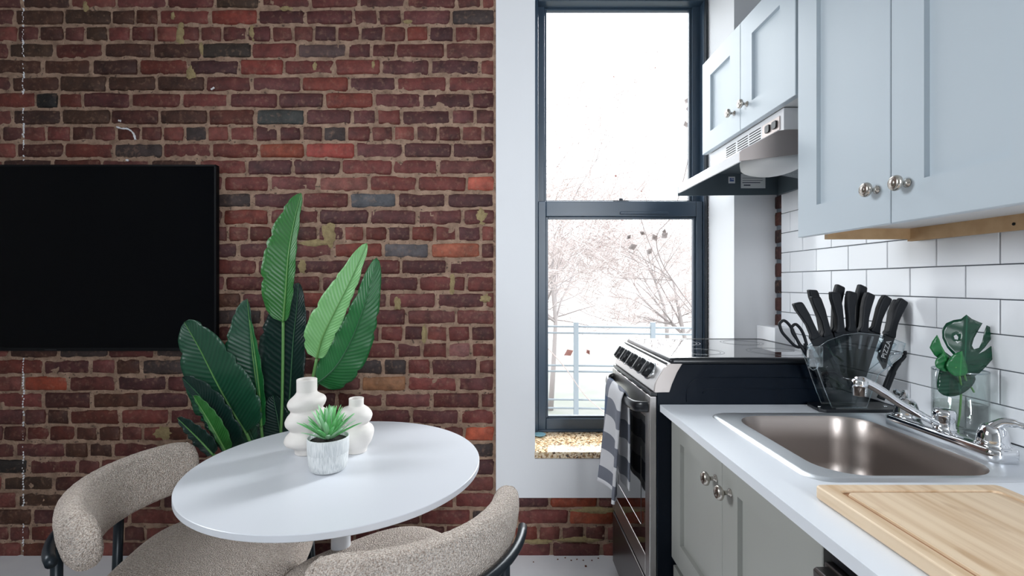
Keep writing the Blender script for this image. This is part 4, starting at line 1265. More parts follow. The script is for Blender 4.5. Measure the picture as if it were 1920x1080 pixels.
def knife(name, top, neck, depth, label, blade_len, bw=0.021, hw=0.0142, bend=1, tipshift=0.0, cat='knife', text=None, ntop=None):
    """top and neck are the measured ends of the handle, depth its distance"""
    a, b = P(*top, depth), P(*neck, depth)
    ax = (b - a).normalized(); u = Vector((ax.z, 0, -ax.x))
    t = empty(name, b + ax * blade_len, label, cat, 'black handled knives in the acrylic stand')
    L_ = (b - a).length
    # handle outline in its own plane: angled butt, belly, bolster spur
    prof = []
    left = [(0.00, -0.95), (0.08, -1.0), (0.35, -0.86), (0.6, -0.70), (0.82, -0.72), (1.0, -0.85)]
    right = [(1.0, 1.0), (0.93, 1.15), (0.86, 0.80), (0.6, 0.72), (0.35, 0.92), (0.12, 1.0), (-0.06, 0.75)]
    for f, s in left + right:
        curve = bend * 0.0045 * math.sin(math.pi * min(max(f, 0), 1))
        prof.append((f * L_, s * hw + curve))
    def f3(p_, q_, tt): return a + ax * p_ + u * q_ + Vector((0, tt, 0))
    obj('handle', prism(prof, f3, -0.0085, 0.0085), M['knifeplastic'], t, bevel=0.0045, seg=3)
    bp_ = [(L_ - 0.004, -bw * 0.8), (L_ - 0.004, bw * 0.8), (L_ + blade_len * 0.72, bw * 0.8), (L_ + blade_len, -bw * 0.5), (L_ + blade_len * 0.99, -bw * 0.8)]
    bl = obj('blade', prism(bp_, f3, -0.0009, 0.0009), M['blade'], t)
    if text:
        cu = bpy.data.curves.new('lettering', 'FONT'); cu.body = text; cu.size = 0.020; cu.extrude = 0.0003; cu.align_x = 'CENTER'; cu.align_y = 'CENTER'
        cu.materials.append(M['paper'])
        tmp = bpy.data.objects.new('lettering_curve', cu); C.objects.link(tmp)
        bpy.context.view_layer.update()
        me = bpy.data.meshes.new_from_object(tmp.evaluated_get(bpy.context.evaluated_depsgraph_get())); me.name = 'lettering'
        bpy.data.objects.remove(tmp)
        if not me.materials: me.materials.append(M['paper'])
        o = bpy.data.objects.new('lettering', me); C.objects.link(o); o.parent = t
        pos = f3(L_ + blade_len * 0.5, 0.0, -0.0014)
        xa = -ax; ya_ = u if True else -u
        zz_ = xa.cross(ya_)
        if zz_.y > 0: ya_ = -ya_; zz_ = xa.cross(ya_)
        mw = Matrix((xa, ya_, zz_)).transposed().to_4x4()
        o.matrix_local = Matrix.Translation(pos - ORG[t.name]) @ mw
    return t


knife('knife', (1494, 570), (1529, 634), 1.380, 'black knife with a square handle butt, outermost at the scissors end of the stand', 0.165, bend=-1)
knife('knife', (1522, 546), (1545, 628), 1.412, 'black knife second from the scissors, its handle half hidden behind another', 0.165, bend=-1)
knife('knife', (1527, 558), (1551, 630), 1.384, 'black knife leaning in front of the half-hidden second handle', 0.165, bend=-1)
knife('knife', (1574, 538), (1566, 626), 1.412, 'tall black knife behind the short curved handle, left of the stand middle', 0.165)
knife('knife', (1563, 550), (1575, 624), 1.384, 'black knife with a short curved handle in front of a taller one', 0.165, bend=-1)
knife('knife', (1596, 549), (1597, 622), 1.384, 'black knife standing almost upright in the middle of the stand', 0.175)
knife('knife', (1616, 538), (1608, 623), 1.412, 'tallest black knife just past the upright middle one, set further back', 0.175, hw=0.0135)
knife('knife', (1630, 552), (1619, 624), 1.384, 'black knife with a curved handle in front of the tallest one', 0.175)
knife('knife', (1662, 558), (1640, 624), 1.384, 'black knife leaning towards the wall, alone between two pairs', 0.175)
knife('knife', (1683, 566), (1666, 630), 1.412, 'black knife almost hidden behind the outermost handle by the wall', 0.10)
knife('knife', (1692, 564), (1669, 632), 1.372, 'black knife with lettering cut into its blade, outermost towards the wall', 0.075, bw=0.017, text='PIZZA')

# scissors
scs = empty('scissors', P(1535, 690, 1.372), 'black scissors with two looped handles at the end of the knife stand', 'scissors', )
for lp, nk in ((((1461, 607), (1470, 601), (1482, 612), (1492, 632), (1500, 650), (1490, 648), (1477, 635), (1466, 622)), (1500, 650)),
               (((1484, 613), (1492, 608), (1502, 618), (1509, 634), (1512, 650), (1502, 648), (1494, 636), (1486, 624)), (1511, 650))):
    pts = [P(a, b, 1.385) for a, b in lp]
    obj('handle_loop', tube(spline(pts + [pts[0]], 5), 0.0042, 10), M['knifeplastic'], scs, smooth=True)
    obj('shank', tube([P(nk[0] - 2, nk[1] - 6, 1.385), P(1515, 668, 1.385)], [0.0042, 0.006], 10), M['knifeplastic'], scs, smooth=True)
obj('blades', prism([(P(1507, 655, 1.385).x, P(1507, 655, 1.385).z), (P(1520, 655, 1.385).x, P(1520, 655, 1.385).z), (P(1545, 715, 1.385).x, P(1545, 715, 1.385).z), (P(1538, 716, 1.385).x, P(1538, 716, 1.385).z)], xz, 1.3835, 1.3865), M['blade'], scs)
cl = obj('scissor_clip', box(P(1514, 660, 1.37).x, P(1540, 660, 1.37).x, 1.360, 1.376, P(1514, 688, 1.37).z, P(1514, 648, 1.37).z), M['acrylic_edge'], kb, bevel=0.003)
hx_ = [P(1518, 676, 1.368), P(1526, 672, 1.368), P(1534, 678, 1.368), P(1533, 690, 1.368), P(1524, 694, 1.368), P(1516, 688, 1.368)]
obj('clip_ring', tube(hx_ + [hx_[0]], 0.002, 6), M['acrylic_edge'], kb, smooth=True)
# peeler
pe = empty('peeler', P(1655, 752, 1.385), 'black y-shaped peeler with a clear head hanging on the stand', 'peeler')
hp_ = [P(a, b, 1.385) for a, b in ((1651, 748), (1660, 730), (1670, 705), (1677, 690), (1684, 680), (1692, 672), (1697, 664), (1697, 668 - 10))]
obj('handle', tube(spline(hp_, 5), [0.010] * 5 + [0.0095] * 8 + [0.008] * 8 + [0.006] * 8 + [0.004] * 7, 12), M['knifeplastic'], pe, smooth=True)
obj('head', tube([P(a, b, 1.385) for a, b in ((1676, 690), (1668, 682), (1664, 672), (1668, 664))], 0.0045, 8), M['acrylic_edge'], pe, smooth=True)
obj('blade', tube([P(1666, 664, 1.385), P(1698, 661, 1.385)], [0.0045, 0.003], 8), M['chrome'], pe, smooth=True)

# ------------------------------------------------------------------ glass with leaves
gx, gy, gr = 1.116, 1.160, 0.0525
vb = ZK + 0.009
vg = empty('glass_vase', (gx, gy, ZK), 'clear glass tumbler half filled with water behind the faucet', 'vase')
obj('glass', lathe([(0.030, vb), (0.045, vb + 0.004), (gr - 0.001, vb + 0.020), (gr, vb + 0.035), (gr, 0.984), (gr - 0.0022, 0.984), (gr - 0.0024, vb + 0.036), (0.044, vb + 0.012), (0.001, vb + 0.009)], (gx, gy, 0), 40), M['vaseglass'], vg, smooth=True)
obj('rim', lathe([(gr - 0.002, 0.983), (gr - 0.0005, 0.985), (gr + 0.0005, 0.983), (gr - 0.0005, 0.981)], (gx, gy, 0), 40, close=True), M['acrylic_edge'], vg, smooth=True)
obj('water', lathe([(0.001, vb + 0.010), (0.043, vb + 0.013), (gr - 0.003, vb + 0.036), (gr - 0.003, 0.902), (0.001, 0.902)], (gx, gy, 0), 36), M['water'], vg, smooth=True)
for a in range(3):
    q = Vector((gx + 0.032 * math.cos(R(a * 120 + 260)), gy + 0.032 * math.sin(R(a * 120 + 260)), 0))
    obj('foot', lathe([(0.004, ZK + 0.0003), (0.007, ZK + 0.003), (0.008, vb + 0.004), (0.001, vb + 0.005)], q, 12), M['vaseglass'], vg, smooth=True)


def flatleaf(name, outline, center, holes, m, parent, depth, bulge=0.012, tilt=(0, 0), mid=None, th=0.0008):
    """leaf from a measured outline: filled, subdivided and bent about its midrib"""
    bm = bmesh.new()
    vv = [bm.verts.new((a, 0, b)) for a, b in outline]
    es = [bm.edges.new((vv[i], vv[(i + 1) % len(vv)])) for i in range(len(vv))]
    for hl in holes:
        hv = [bm.verts.new((a, 0, b)) for a, b in hl]
        es += [bm.edges.new((hv[i], hv[(i + 1) % len(hv)])) for i in range(len(hv))]
    bmesh.ops.triangle_fill(bm, edges=es, use_beauty=True)
    bmesh.ops.subdivide_edges(bm, edges=[e_ for e_ in bm.edges if e_.calc_length() > 10], cuts=1, use_grid_fill=True)
    bmesh.ops.triangulate(bm, faces=bm.faces)
    bmesh.ops.subdivide_edges(bm, edges=[e_ for e_ in bm.edges if e_.calc_length() > 8], cuts=1)
    bm.verts.ensure_lookup_table()
    (mx0, my0), (mx1, my1) = mid
    md = Vector((mx1 - mx0, my1 - my0)); ml = md.length; md.normalize()
    V, UV = [], []
    for v in bm.verts:
        d = Vector((v.co.x - mx0, v.co.z - my0)); al = d.dot(md); ac = d.x * md.y - d.y * md.x
        dep = depth + bulge * abs(ac) / 40 + tilt[0] * al / ml + tilt[1] * ac / ml
        V.append(P(v.co.x, v.co.z, dep)); UV.append((al / ml, 0.5 + ac / 120))
    Fq = [tuple(q.index for q in f.verts) for f in bm.faces]
    bm.free()
    o = obj(name, (V, Fq), m, parent, smooth=True, uv=UV)
    s = o.modifiers.new('th', 'SOLIDIFY'); s.thickness = th; s.offset = 0
    return o


def sm_poly(pts, n=4):
    q = spline([(a, b, 0) for a, b in pts + [pts[0]]], n)[:-1]
    return [(p.x, p.y) for p in q]


ms = empty('monstera_cutting', (gx, gy - 0.01, 0.87), 'dark green monstera leaf with holes standing in the glass tumbler', 'plant')
mo = [(1812, 590), (1822, 598), (1836, 604), (1842, 606), (1836, 616), (1826, 634), (1822, 648), (1826, 655), (1836, 652), (1842, 640), (1846, 622), (1850, 610), (1858, 614), (1864, 622), (1858, 636), (1846, 652), (1834, 664), (1846, 658), (1862, 646), (1867, 656), (1862, 672), (1850, 686), (1836, 700), (1826, 706), (1810, 700), (1796, 690), (1780, 676),
      (1764, 660), (1762, 650), (1772, 660), (1786, 670), (1790, 668), (1776, 652), (1767, 634), (1766, 618), (1774, 606), (1788, 600), (1802, 598)]
flatleaf('leaf', mo, None, [[(1788, 630), (1793, 627), (1797, 632), (1796, 637), (1790, 636)]], M['leaf_mon'], ms, 1.125, 0.012, (0.015, 0.0), ((1808, 706), (1813, 590)))
flatleaf('leaf', [(1757, 628), (1748, 640), (1743, 652), (1752, 666), (1764, 676), (1778, 690), (1786, 682), (1774, 664), (1765, 648), (1761, 636)], None, [], M['leaf_mon2'], ms, 1.115, 0.006, (0, 0), ((1780, 688), (1757, 628)))
flatleaf('leaf', sm_poly([(1804, 658), (1789, 664), (1778, 676), (1775, 690), (1790, 705), (1812, 702), (1814, 690), (1809, 674)], 3), None, [], M['leaf_mon2'], ms, 1.098, 0.006, (0, 0), ((1800, 706), (1803, 658)))
flatleaf('leaf', sm_poly([(1768, 662), (1755, 674), (1754, 686), (1764, 694), (1782, 698), (1786, 684), (1780, 668)], 3), None, [], M['leaf_mon2'], ms, 1.108, 0.005, (0, 0), ((1782, 696), (1768, 662)))
flatleaf('leaf', sm_poly([(1762, 692), (1757, 716), (1760, 734), (1776, 743), (1800, 740), (1822, 724), (1828, 706), (1800, 700), (1780, 696)], 3), None, [], M['leaf_mon'], ms, 1.135, 0.006, (0, 0), ((1800, 738), (1795, 696)), )
obj('stem', tube(spline([P(1808, 700, 1.128), P(1812, 715, 1.14), P(1822, 728, 1.15), P(1826, 735, 1.155)], 5), 0.0022, 8), M['stem'], ms, smooth=True)
obj('stem', tube(spline([P(1791, 688, 1.10), P(1797, 700, 1.11), P(1802, 725, 1.14), P(1800, 770, 1.16), P(1796, 800, 1.17)], 5), 0.0022, 8), M['stem'], ms, smooth=True)

# ------------------------------------------------------------------ TV
TVX1, TVZ0, TVZ1 = -1.2480, 0.903, 1.708
tv = empty('television', (-1.96, D - 0.02, TVZ0), 'large black flat television mounted flat on the brick wall', 'television')
TVX0 = TVX1 - 1.43
obj('housing', box(TVX0, TVX1, D - 0.030, D - 0.009, TVZ0, TVZ1), M['tvb'], tv, bevel=0.003)
obj('bezel', join(box(TVX0, TVX1, D - 0.0345, D - 0.030, TVZ1 - 0.008, TVZ1), box(TVX0, TVX1, D - 0.0345, D - 0.030, TVZ0, TVZ0 + 0.014), box(TVX1 - 0.008, TVX1, D - 0.0345, D - 0.030, TVZ0, TVZ1), box(TVX0, TVX0 + 0.008, D - 0.0345, D - 0.030, TVZ0, TVZ1)), M['tvb'], tv, bevel=0.001)
obj('screen', box(TVX0 + 0.008, TVX1 - 0.008, D - 0.033, D - 0.030, TVZ0 + 0.014, TVZ1 - 0.008), M['tv'], tv)
obj('wall_mount', box(-2.2, -1.7, D - 0.010, D + 0.004, 1.15, 1.45), M['black_matte'], tv)
obj('indicator', box(P(98, 650, D).x, P(120, 650, D).x, D - 0.0352, D - 0.0345, TVZ0 + 0.004, TVZ0 + 0.007), M['black_matte'], tv)

# rug under the chairs
rug = obj('rug', prism(rrect(-2.6, -0.35, -0.6, 1.812, 0.02, 3), lambda a, b, t: (a, b, t), 0.0, 0.014), M['rug'], bevel=0.004)
tag(rug, 'beige speckled rug on the white floor under the chairs', 'rug')
# brick crumbs on the floor
cr = []
for i, (x, y) in enumerate([(1046, 1049), (1071, 1051), (1082, 1049), (1098, 1062), (1094, 1051), (1155, 1044), (1122, 1047), (1000, 1054), (1060, 1046), (1110, 1051)]):
    dd = H * F / (y - CY); p = P(x, y, dd); s = 0.0045 if i == 3 else 0.0028
    rn2 = random.Random(i)
    V = [(p.x + a * s * rn2.uniform(0.6, 1.6), dd + b * s * rn2.uniform(0.6, 1.4), c * s) for a, b, c in ((-1, -1, 0), (1, -1, 0), (1, 1, 0), (-1, 1, 0), (-0.6, -0.5, 1), (0.6, -0.6, 0.8), (0.5, 0.6, 1), (-0.5, 0.5, 0.9))]
    cr.append((V, box(0, 1, 0, 1, 0, 1)[1]))
o = obj('brick_crumbs', join(*cr), M['crumb'], kind='stuff'); tag(o, 'brown brick crumbs scattered on the white floor by the wall', 'crumbs')

# ------------------------------------------------------------------ table
TX, TY, TZ, TR = -0.4595, 1.322, 0.697, 0.387
tb = empty('dining_table', (TX, TY, 0), 'round white pedestal dining table between the two chairs', 'table')
obj('tabletop', lathe([(TR - 0.03, TZ - 0.016), (TR - 0.002, TZ - 0.016), (TR, TZ - 0.014), (TR, TZ - 0.0012), (TR - 0.0012, TZ), (0.002, TZ)], (TX, TY, 0), 128), M['table'], tb, smooth=False)
tt = bpy.data.objects['tabletop']
tt.data.polygons.foreach_set('use_smooth', [True] * len(tt.data.polygons))
tt.data.set_sharp_from_angle(angle=R(28))
prf = [(0.25, 0.014), (0.25, 0.020), (0.20, 0.030), (0.12, 0.045), (0.06, 0.09), (0.034, 0.18), (0.027, 0.34), (0.026, 0.50), (0.029, 0.60), (0.040, 0.665), (0.075, 0.680)]
obj('pedestal', lathe(prf, (TX, TY, 0), 48), M['table'], tb, smooth=True)

# ------------------------------------------------------------------ chairs
def chair(loc, ang, label):
    root = empty('dining_chair', (0, 0, 0), label, 'chair', 'boucle dining chairs at the round table')
    # seat: rounded squarish cushion, x is forward
    st = []
    pts = []
    for k in range(72):
        a = 2 * math.pi * k / 72
        c_, s_ = math.cos(a), math.sin(a)
        r = 1.0 / ((abs(c_) ** 3.2 + abs(s_) ** 3.2) ** (1 / 3.2))
        pts.append((c_ * r * 0.238 - 0.010, s_ * r * 0.245 * (1.0 if c_ > 0 else 0.97)))
    prof_ = [(0.55, 0.385), (0.93, 0.386), (0.985, 0.395), (1.0, 0.415), (0.995, 0.436), (0.97, 0.451), (0.92, 0.459), (0.82, 0.462), (0.6, 0.464), (0.35, 0.465), (0.1, 0.465)]
    rings = []
    for s_, z_ in prof_:
        rings.append([Vector((x * s_, y * s_, z_)) for x, y in pts])
    obj('seat', loft(rings), M['boucle'], root, smooth=True, sub=1)
    # backrest: arc of a puffy rounded bar
    Ra, half = 0.315, R(52)
    cxx = -0.295 + Ra
    rings = []
    NS, NC = 70, 44
    for i in range(NS + 1):
        t = i / NS * 2 - 1
        tt_ = max(-1, min(1, t))
        e_ = (1 - abs(tt_) ** 9) ** (1 / 2.2) if abs(tt_) < 1 else 0.0
        e_ = max(e_, 0.04)
        a = math.pi + tt_ * half
        c0 = Vector((cxx + Ra * math.cos(a), Ra * math.sin(a), 0.615))
        rad = Vector((math.cos(a), math.sin(a), 0))
        ring = []
        for k in range(NC):
            b = 2 * math.pi * k / NC
            ca, sa = math.cos(b), math.sin(b)
            q = 2.6
            rr_ = 1 / ((abs(ca) ** q + abs(sa) ** q) ** (1 / q))
            x_, z_ = ca * rr_ * 0.038 * (0.5 + 0.5 * e_), sa * rr_ * 0.076 * (0.35 + 0.65 * e_)
            lean = 0.012 * (z_ / 0.076)
            p = c0 + rad * (x_ + lean) + Vector((0, 0, z_))
            n_ = noise.noise(Vector((i * 0.9, k * 0.9, 3.3)))
            p += (rad * ca + Vector((0, 0, sa))) * n_ * 0.0012
            ring.append(p)
        rings.append(ring)
    bk = obj('backrest', loft(rings), M['boucle'], root, smooth=True)
    sp3 = [rings[2][(k + 11) % NC] for k in range(0, 1)]
    # seam piping round each end
    for e_i in (3, NS - 3):
        rg_ = rings[e_i]
        obj('seam', tube([rg_[k] for k in range(NC)] + [rg_[0]], 0.0022, 5), M['boucle'], bk, smooth=True)
    # steel tube behind the back, bending down into the rear legs
    Rt = Ra + 0.048
    arc = [Vector((cxx + Rt * math.cos(a), Rt * math.sin(a), 0.585)) for a in [math.pi + half * 0.86 * (i / 20 * 2 - 1) for i in range(21)]]
    obj('back_tube', tube(arc, 0.0115, 12), M['tube'], root, smooth=True)
    for s_ in (-1, 1):
        a = math.pi + s_ * half * 0.36
        tp = Vector((cxx + Rt * math.cos(a), Rt * math.sin(a), 0.585))
        ft = tp + Vector((-0.012, s_ * 0.010, -0.570))
        obj('leg', tube([tp, tp.lerp(ft, 0.5), ft], [0.0125, 0.0125, 0.010], 12), M['tube'], root, smooth=True)
        fp = Vector((0.19, s_ * 0.185, 0.395))
        obj('leg', tube([fp, fp + Vector((0.02, s_ * 0.015, -0.38))], [0.0125, 0.010], 12), M['tube'], root, smooth=True)
    obj('seat_frame', join(tube([(0.19, -0.185, 0.378), (0.19, 0.185, 0.378)], 0.010, 10), tube([(-0.20, -0.17, 0.378), (-0.20, 0.17, 0.378)], 0.010, 10), tube([(0.19, 0.185, 0.378), (-0.24, 0.19, 0.378)], 0.010, 10), tube([(0.19, -0.185, 0.378), (-0.24, -0.19, 0.378)], 0.010, 10)), M['tube'], root, smooth=True)
    for a in (math.pi + half * 0.36, math.pi - half * 0.36):
        tp = Vector((cxx + (Rt - 0.006) * math.cos(a), (Rt - 0.006) * math.sin(a), 0.585))
        obj('bolt', lathe([(0.004, -0.008), (0.005, 0), (0.004, 0.008)], tp + Vector((0, 0, -0.014)), 8), M['black'], root, smooth=True)
    root.location = (loc[0], loc[1], loc[2]); root.rotation_euler = (0, 0, ang)
    return root


chair((-0.792, 1.318, 0.0005), R(8.5), 'beige boucle chair tucked under the table below the television')
chair((-0.305, 1.190, 0.0005), R(132), 'beige boucle chair with its rounded back turned to the viewer, nearest the stove')

# ------------------------------------------------------------------ vases and succulent on the table
def wobble_vase(name, base, Hh, prof, label, seed):
    """stacked tilted discs: prof = [(h, r, tilt, azimuth, dx)]"""
    n = 48
    rings = []
    # interpolate
    P_ = spline([(h, r, t) for h, r, t, az in prof], 6)
    A_ = spline([(az, 0, 0) for h, r, t, az in prof], 6)
    for q, az in zip(P_, A_):
        h, r, t = q; ring = []
        for k in range(n):
            a = 2 * math.pi * k / n
            dz = math.tan(t) * r * math.cos(a - az.x)
            ring.append(Vector((base[0] + r * math.cos(a), base[1] + r * math.sin(a), base[2] + h + dz)))
        rings.append(ring)
    top_h, top_r = prof[-1][0], prof[-1][1]
    for f, dz in ((0.93, 0.001), (0.84, -0.001), (0.80, -0.03), (0.3, -0.034)):
        rings.append([Vector((base[0] + top_r * f * math.cos(2 * math.pi * k / n), base[1] + top_r * f * math.sin(2 * math.pi * k / n), base[2] + top_h + dz)) for k in range(n)])
    o = obj(name, loft(rings), M['ceramic'], smooth=True)
    tag(o, label, 'vase', 'wavy white vases on the round table')
    return o


t1 = R(13)
zb_ = TZ + 0.0006
wobble_vase('vase', (-0.585, 1.395, zb_), 0.22, [(h, r, t, 0.0) for h, r, t in ((0, .033, 0), (.014, .036, 0), (.022, .046, .02), (.030, .058, .05), (.041, .0625, .06), (.054, .058, .07), (.064, .049, .08), (.071, .046, .10), (.079, .051, .13), (.090, .058, .16), (.102, .060, .17), (.114, .055, .15), (.122, .047, .12), (.128, .045, .10), (.136, .050, .10), (.148, .054, .11), (.160, .049, .10), (.170, .036, .05), (.178, .029, 0), (.186, .0285, 0), (.2157, .0285, 0))],
            'tall white wavy ceramic vase with three bulges behind the succulent', 1)
wobble_vase('vase', (-0.442, 1.404, zb_), 0.154, [(h, r, t, 0.0) for h, r, t in ((0, .030, 0), (.012, .033, 0), (.025, .042, .05), (.040, .049, .10), (.056, .051, .12), (.069, .046, .12), (.079, .037, .05), (.086, .035, -.05), (.095, .041, -.1), (.107, .0455, -.12), (.116, .0455, -.12), (.126, .038, -.08), (.133, .026, 0), (.138, .0215, 0), (.157, .0215, 0))],
            'short white wavy ceramic vase with two bulges beside the succulent', 2)
px_, py_ = -0.4745, 1.268
su = empty('potted_succulent', (px_, py_, TZ), 'spiky green succulent in a grey washed pot in front of the vases', 'plant')
pot = [(0.040, zb_), (0.046, zb_ + 0.004), (0.050, zb_ + 0.020), (0.0525, zb_ + 0.045), (0.0515, zb_ + 0.047), (0.0532, zb_ + 0.050), (0.0540, zb_ + 0.085), (0.0532, zb_ + 0.0885), (0.0505, zb_ + 0.0880), (0.0495, zb_ + 0.076), (0.001, zb_ + 0.076)]
obj('pot', lathe(pot, (px_, py_, 0), 48), M['potwash'], su, smooth=True)
obj('soil', lathe([(0.0495, zb_ + 0.070), (0.048, zb_ + 0.078), (0.02, zb_ + 0.081), (0.001, zb_ + 0.082)], (px_, py_, 0), 28), M['soil'], su, smooth=True)
rn = random.Random(12)


def blade(base, d, l, wd, droop, m, parent, name='leaf', n=8):
    d = Vector(d).normalized()
    side = d.cross(Vector((0, 0, 1)))
    if side.length < 0.1: side = Vector((1, 0, 0))
    side.normalize()
    V, UV, Fc = [], [], []
    p = Vector(base); dd = d.copy()
    for i in range(n + 1):
        t = i / n
        w_ = wd * (math.sin(math.pi * min(t * 0.75 + 0.22, 1)) ** 0.8) if t < 1 else 0.0004
        nm = side.cross(dd).normalized()
        for s_ in (-1, -0.5, 0, 0.5, 1):
            V.append(p + side * w_ * s_ + nm * w_ * 0.45 * abs(s_)); UV.append((t, 0.5 + 0.5 * s_))
        dd = (dd + Vector((0, 0, -droop / n))).normalized()
        p = p + dd * l / n
    for i in range(n):
        for k in range(4):
            a = i * 5 + k
            Fc.append((a, a + 1, a + 6, a + 5))
    o = obj(name, (V, Fc), m, parent, smooth=True, uv=UV)
    s = o.modifiers.new('th', 'SOLIDIFY'); s.thickness = 0.0012; s.offset = 0
    return o


for i in range(46):
    ring = i / 46
    az = i * 2.39996
    el = R(14 + 72 * (1 - ring) ** 0.8 if i > 4 else 80)
    el = R(rn.uniform(-3, 3)) + R(86 - 58 * ring ** 0.95)
    d = Vector((math.cos(az) * math.cos(el), math.sin(az) * math.cos(el), math.sin(el)))
    l = 0.066 + 0.022 * rn.random() + 0.010 * (1 - ring)
    blade(Vector((px_, py_, zb_ + 0.080)) + Vector((d.x, d.y, 0)) * 0.010, d, l, 0.0066, 0.02 + 0.16 * ring, M['leaf_succ'] if rn.random() < 0.6 else M['leaf_succ2'], su)

# ------------------------------------------------------------------ large plant behind the table
pb = empty('potted_banana_plant', (-0.90, 1.945, 0), 'tall green plant with large paddle leaves standing behind the table', 'plant')
obj('pot', lathe([(0.085, 0.002), (0.09, 0.012), (0.115, 0.24), (0.120, 0.26), (0.112, 0.262), (0.108, 0.24), (0.001, 0.235)], (-0.90, 1.945, 0), 36), M['potplant'], pb, smooth=True)
obj('soil', lathe([(0.107, 0.232), (0.09, 0.243), (0.001, 0.248)], (-0.90, 1.945, 0), 28), M['soil'], pb, smooth=True)


def big_leaf(mid, wl, wr, m, fold=0.25, stem=None, sm='stem', prof=0.62, notch=0, tw=0.0, rib='rib'):
    """mid = [(x px, y px, depth)] from the leaf base to its tip; wl, wr = greatest half widths (px) on the left and right of the rib as seen, measured at that depth"""
    mp = spline([P(*q) for q in mid], 8)
    n = len(mp) - 1
    NA = 7
    rn3 = random.Random(notch * 13 + 1)
    V, UV, Fc = [], [], []
    for i, p in enumerate(mp):
        t = i / n
        tg = (mp[min(i + 1, n)] - mp[max(i - 1, 0)]).normalized()
        side = Vector((tg.z, 0, -tg.x)).normalized()      # to the right of a rising rib
        nrm_ = side.cross(tg).normalized()
        if nrm_.y > 0: nrm_ = -nrm_                       # towards the room
        sh = (math.sin(math.pi * (t ** prof)) ** 0.62) if 0 < t < 1 else 0.0
        k_ = p.y / F
        for j in range(-NA, NA + 1):
            s_ = j / NA
            w_ = (wr if s_ > 0 else wl) * k_ * sh
            if notch and abs(s_) > 0.7: w_ *= 1 - 0.10 * (rn3.random() < 0.16)
            lat = w_ * abs(s_)
            off = -abs(fold) * lat if fold >= 0 else abs(fold) * lat
            wav = 0.0035 * math.sin(t * 38 + (2 if s_ > 0 else 0)) * s_ * s_
            cr_ = Vector((math.cos(tw * s_), math.sin(tw * s_), 0))
            V.append(p + side * lat * (1 if s_ > 0 else -1) + nrm_ * (-off * 1.0 + wav) + tg * (0.10 * lat))
            UV.append((t, 0.5 + 0.5 * s_))
    W = 2 * NA + 1
    for i in range(n):
        for j in range(W - 1):
            a = i * W + j
            Fc.append((a, a + 1, a + W + 1, a + W))
    lf = obj('leaf', (V, Fc), m, pb, smooth=True, uv=UV)
    s = lf.modifiers.new('th', 'SOLIDIFY'); s.thickness = 0.001; s.offset = 0
    rp = [p + Vector((0, -0.0022, 0)) for p in mp]
    obj('midrib', tube(rp, [0.0042 * (1 - 0.85 * i / n) for i in range(n + 1)], 6), M[sm], lf, smooth=True)
    if stem:
        sp4 = spline([P(*q) for q in stem] + [mp[0]], 6)
        obj('stem', tube(sp4, 0.0055, 8), M[sm], pb, smooth=True)
    return lf


B = (508, 930, 1.84)
# tall bright upright leaf
big_leaf([(531, 604, 1.80), (536, 545, 1.79), (541, 480, 1.79), (551, 420, 1.81), (565, 362, 1.83)], 42, 17, M['leaf_bright'], 0.30, [(512, 960, 1.84), (526, 820, 1.80), (530, 700, 1.80)], 'stem', 0.70, 3)
# light leaf
big_leaf([(594, 672, 1.74), (606, 630, 1.73), (630, 580, 1.73), (660, 520, 1.74), (688, 456, 1.76)], 36, 22, M['leaf_light'], 0.12, [(530, 980, 1.84), (560, 830, 1.77), (580, 740, 1.75)], 'stem', 0.66, 2)
# right leaf
big_leaf([(596, 718, 1.83), (628, 690, 1.82), (658, 640, 1.82), (684, 570, 1.82), (706, 483, 1.84)], 38, 40, M['leaf_mid'], -0.30, [(535, 960, 1.86), (570, 800, 1.85)], 'stem_dark', 0.62, 4)
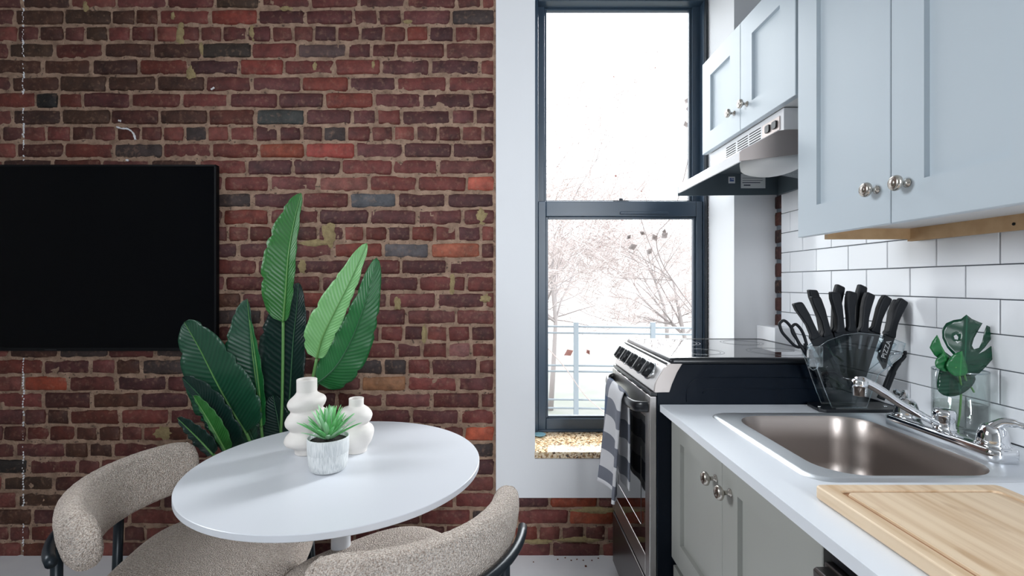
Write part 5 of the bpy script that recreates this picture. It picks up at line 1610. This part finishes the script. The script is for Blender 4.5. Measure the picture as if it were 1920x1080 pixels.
# deep leaf at the back
big_leaf([(540, 800, 1.96), (545, 720, 1.97), (550, 640, 1.98), (556, 585, 1.985), (560, 530, 1.99)], 62, 26, M['leaf_deep'], 0.1, [(515, 960, 1.88)], 'stem_dark', 0.72, 5)
# narrow folded leaf
big_leaf([(490, 800, 1.80), (484, 740, 1.79), (476, 680, 1.79), (470, 620, 1.80), (464, 560, 1.82)], 54, 10, M['leaf_dark'], 0.35, [(500, 960, 1.84), (495, 860, 1.81)], 'stem', 0.62, 6)
big_leaf([(491, 800, 1.785), (488, 750, 1.775), (482, 690, 1.772), (475, 640, 1.775), (469, 600, 1.785)], 4, 11, M['leaf_mid'], 0.3, None, 'stem', 0.62, 0)
# big dark leaf on the left
big_leaf([(462, 812, 1.76), (436, 770, 1.75), (408, 720, 1.75), (375, 655, 1.77), (346, 604, 1.80)], 56, 66, M['leaf_dark'], 0.18, [(505, 970, 1.84), (480, 860, 1.78)], 'stem', 0.64, 7)
# lower left leaves
big_leaf([(436, 850, 1.72), (410, 800, 1.70), (382, 750, 1.70), (342, 708, 1.71)], 18, 46, M['leaf_deep'], 0.3, [(500, 980, 1.84)], 'stem_dark', 0.6, 8)
big_leaf([(424, 846, 1.69), (402, 806, 1.675), (382, 772, 1.675), (363, 742, 1.68)], 6, 26, M['leaf_bright'], 0.3, [(495, 990, 1.84)], 'stem', 0.6, 0)
big_leaf([(400, 852, 1.66), (378, 828, 1.65), (356, 806, 1.65), (333, 784, 1.66)], 12, 26, M['leaf_deep'], 0.3, [(480, 1000, 1.82)], 'stem', 0.6, 9)
# low leaves filling the middle
big_leaf([(500, 880, 1.90), (478, 830, 1.90), (455, 770, 1.91), (440, 720, 1.92)], 30, 40, M['leaf_dark'], 0.2, [(505, 980, 1.86)], 'stem_dark', 0.6, 10)
big_leaf([(535, 880, 1.86), (530, 840, 1.86), (522, 790, 1.87), (512, 740, 1.88)], 46, 34, M['leaf_deep'], 0.2, [(520, 980, 1.86)], 'stem_dark', 0.6, 11)
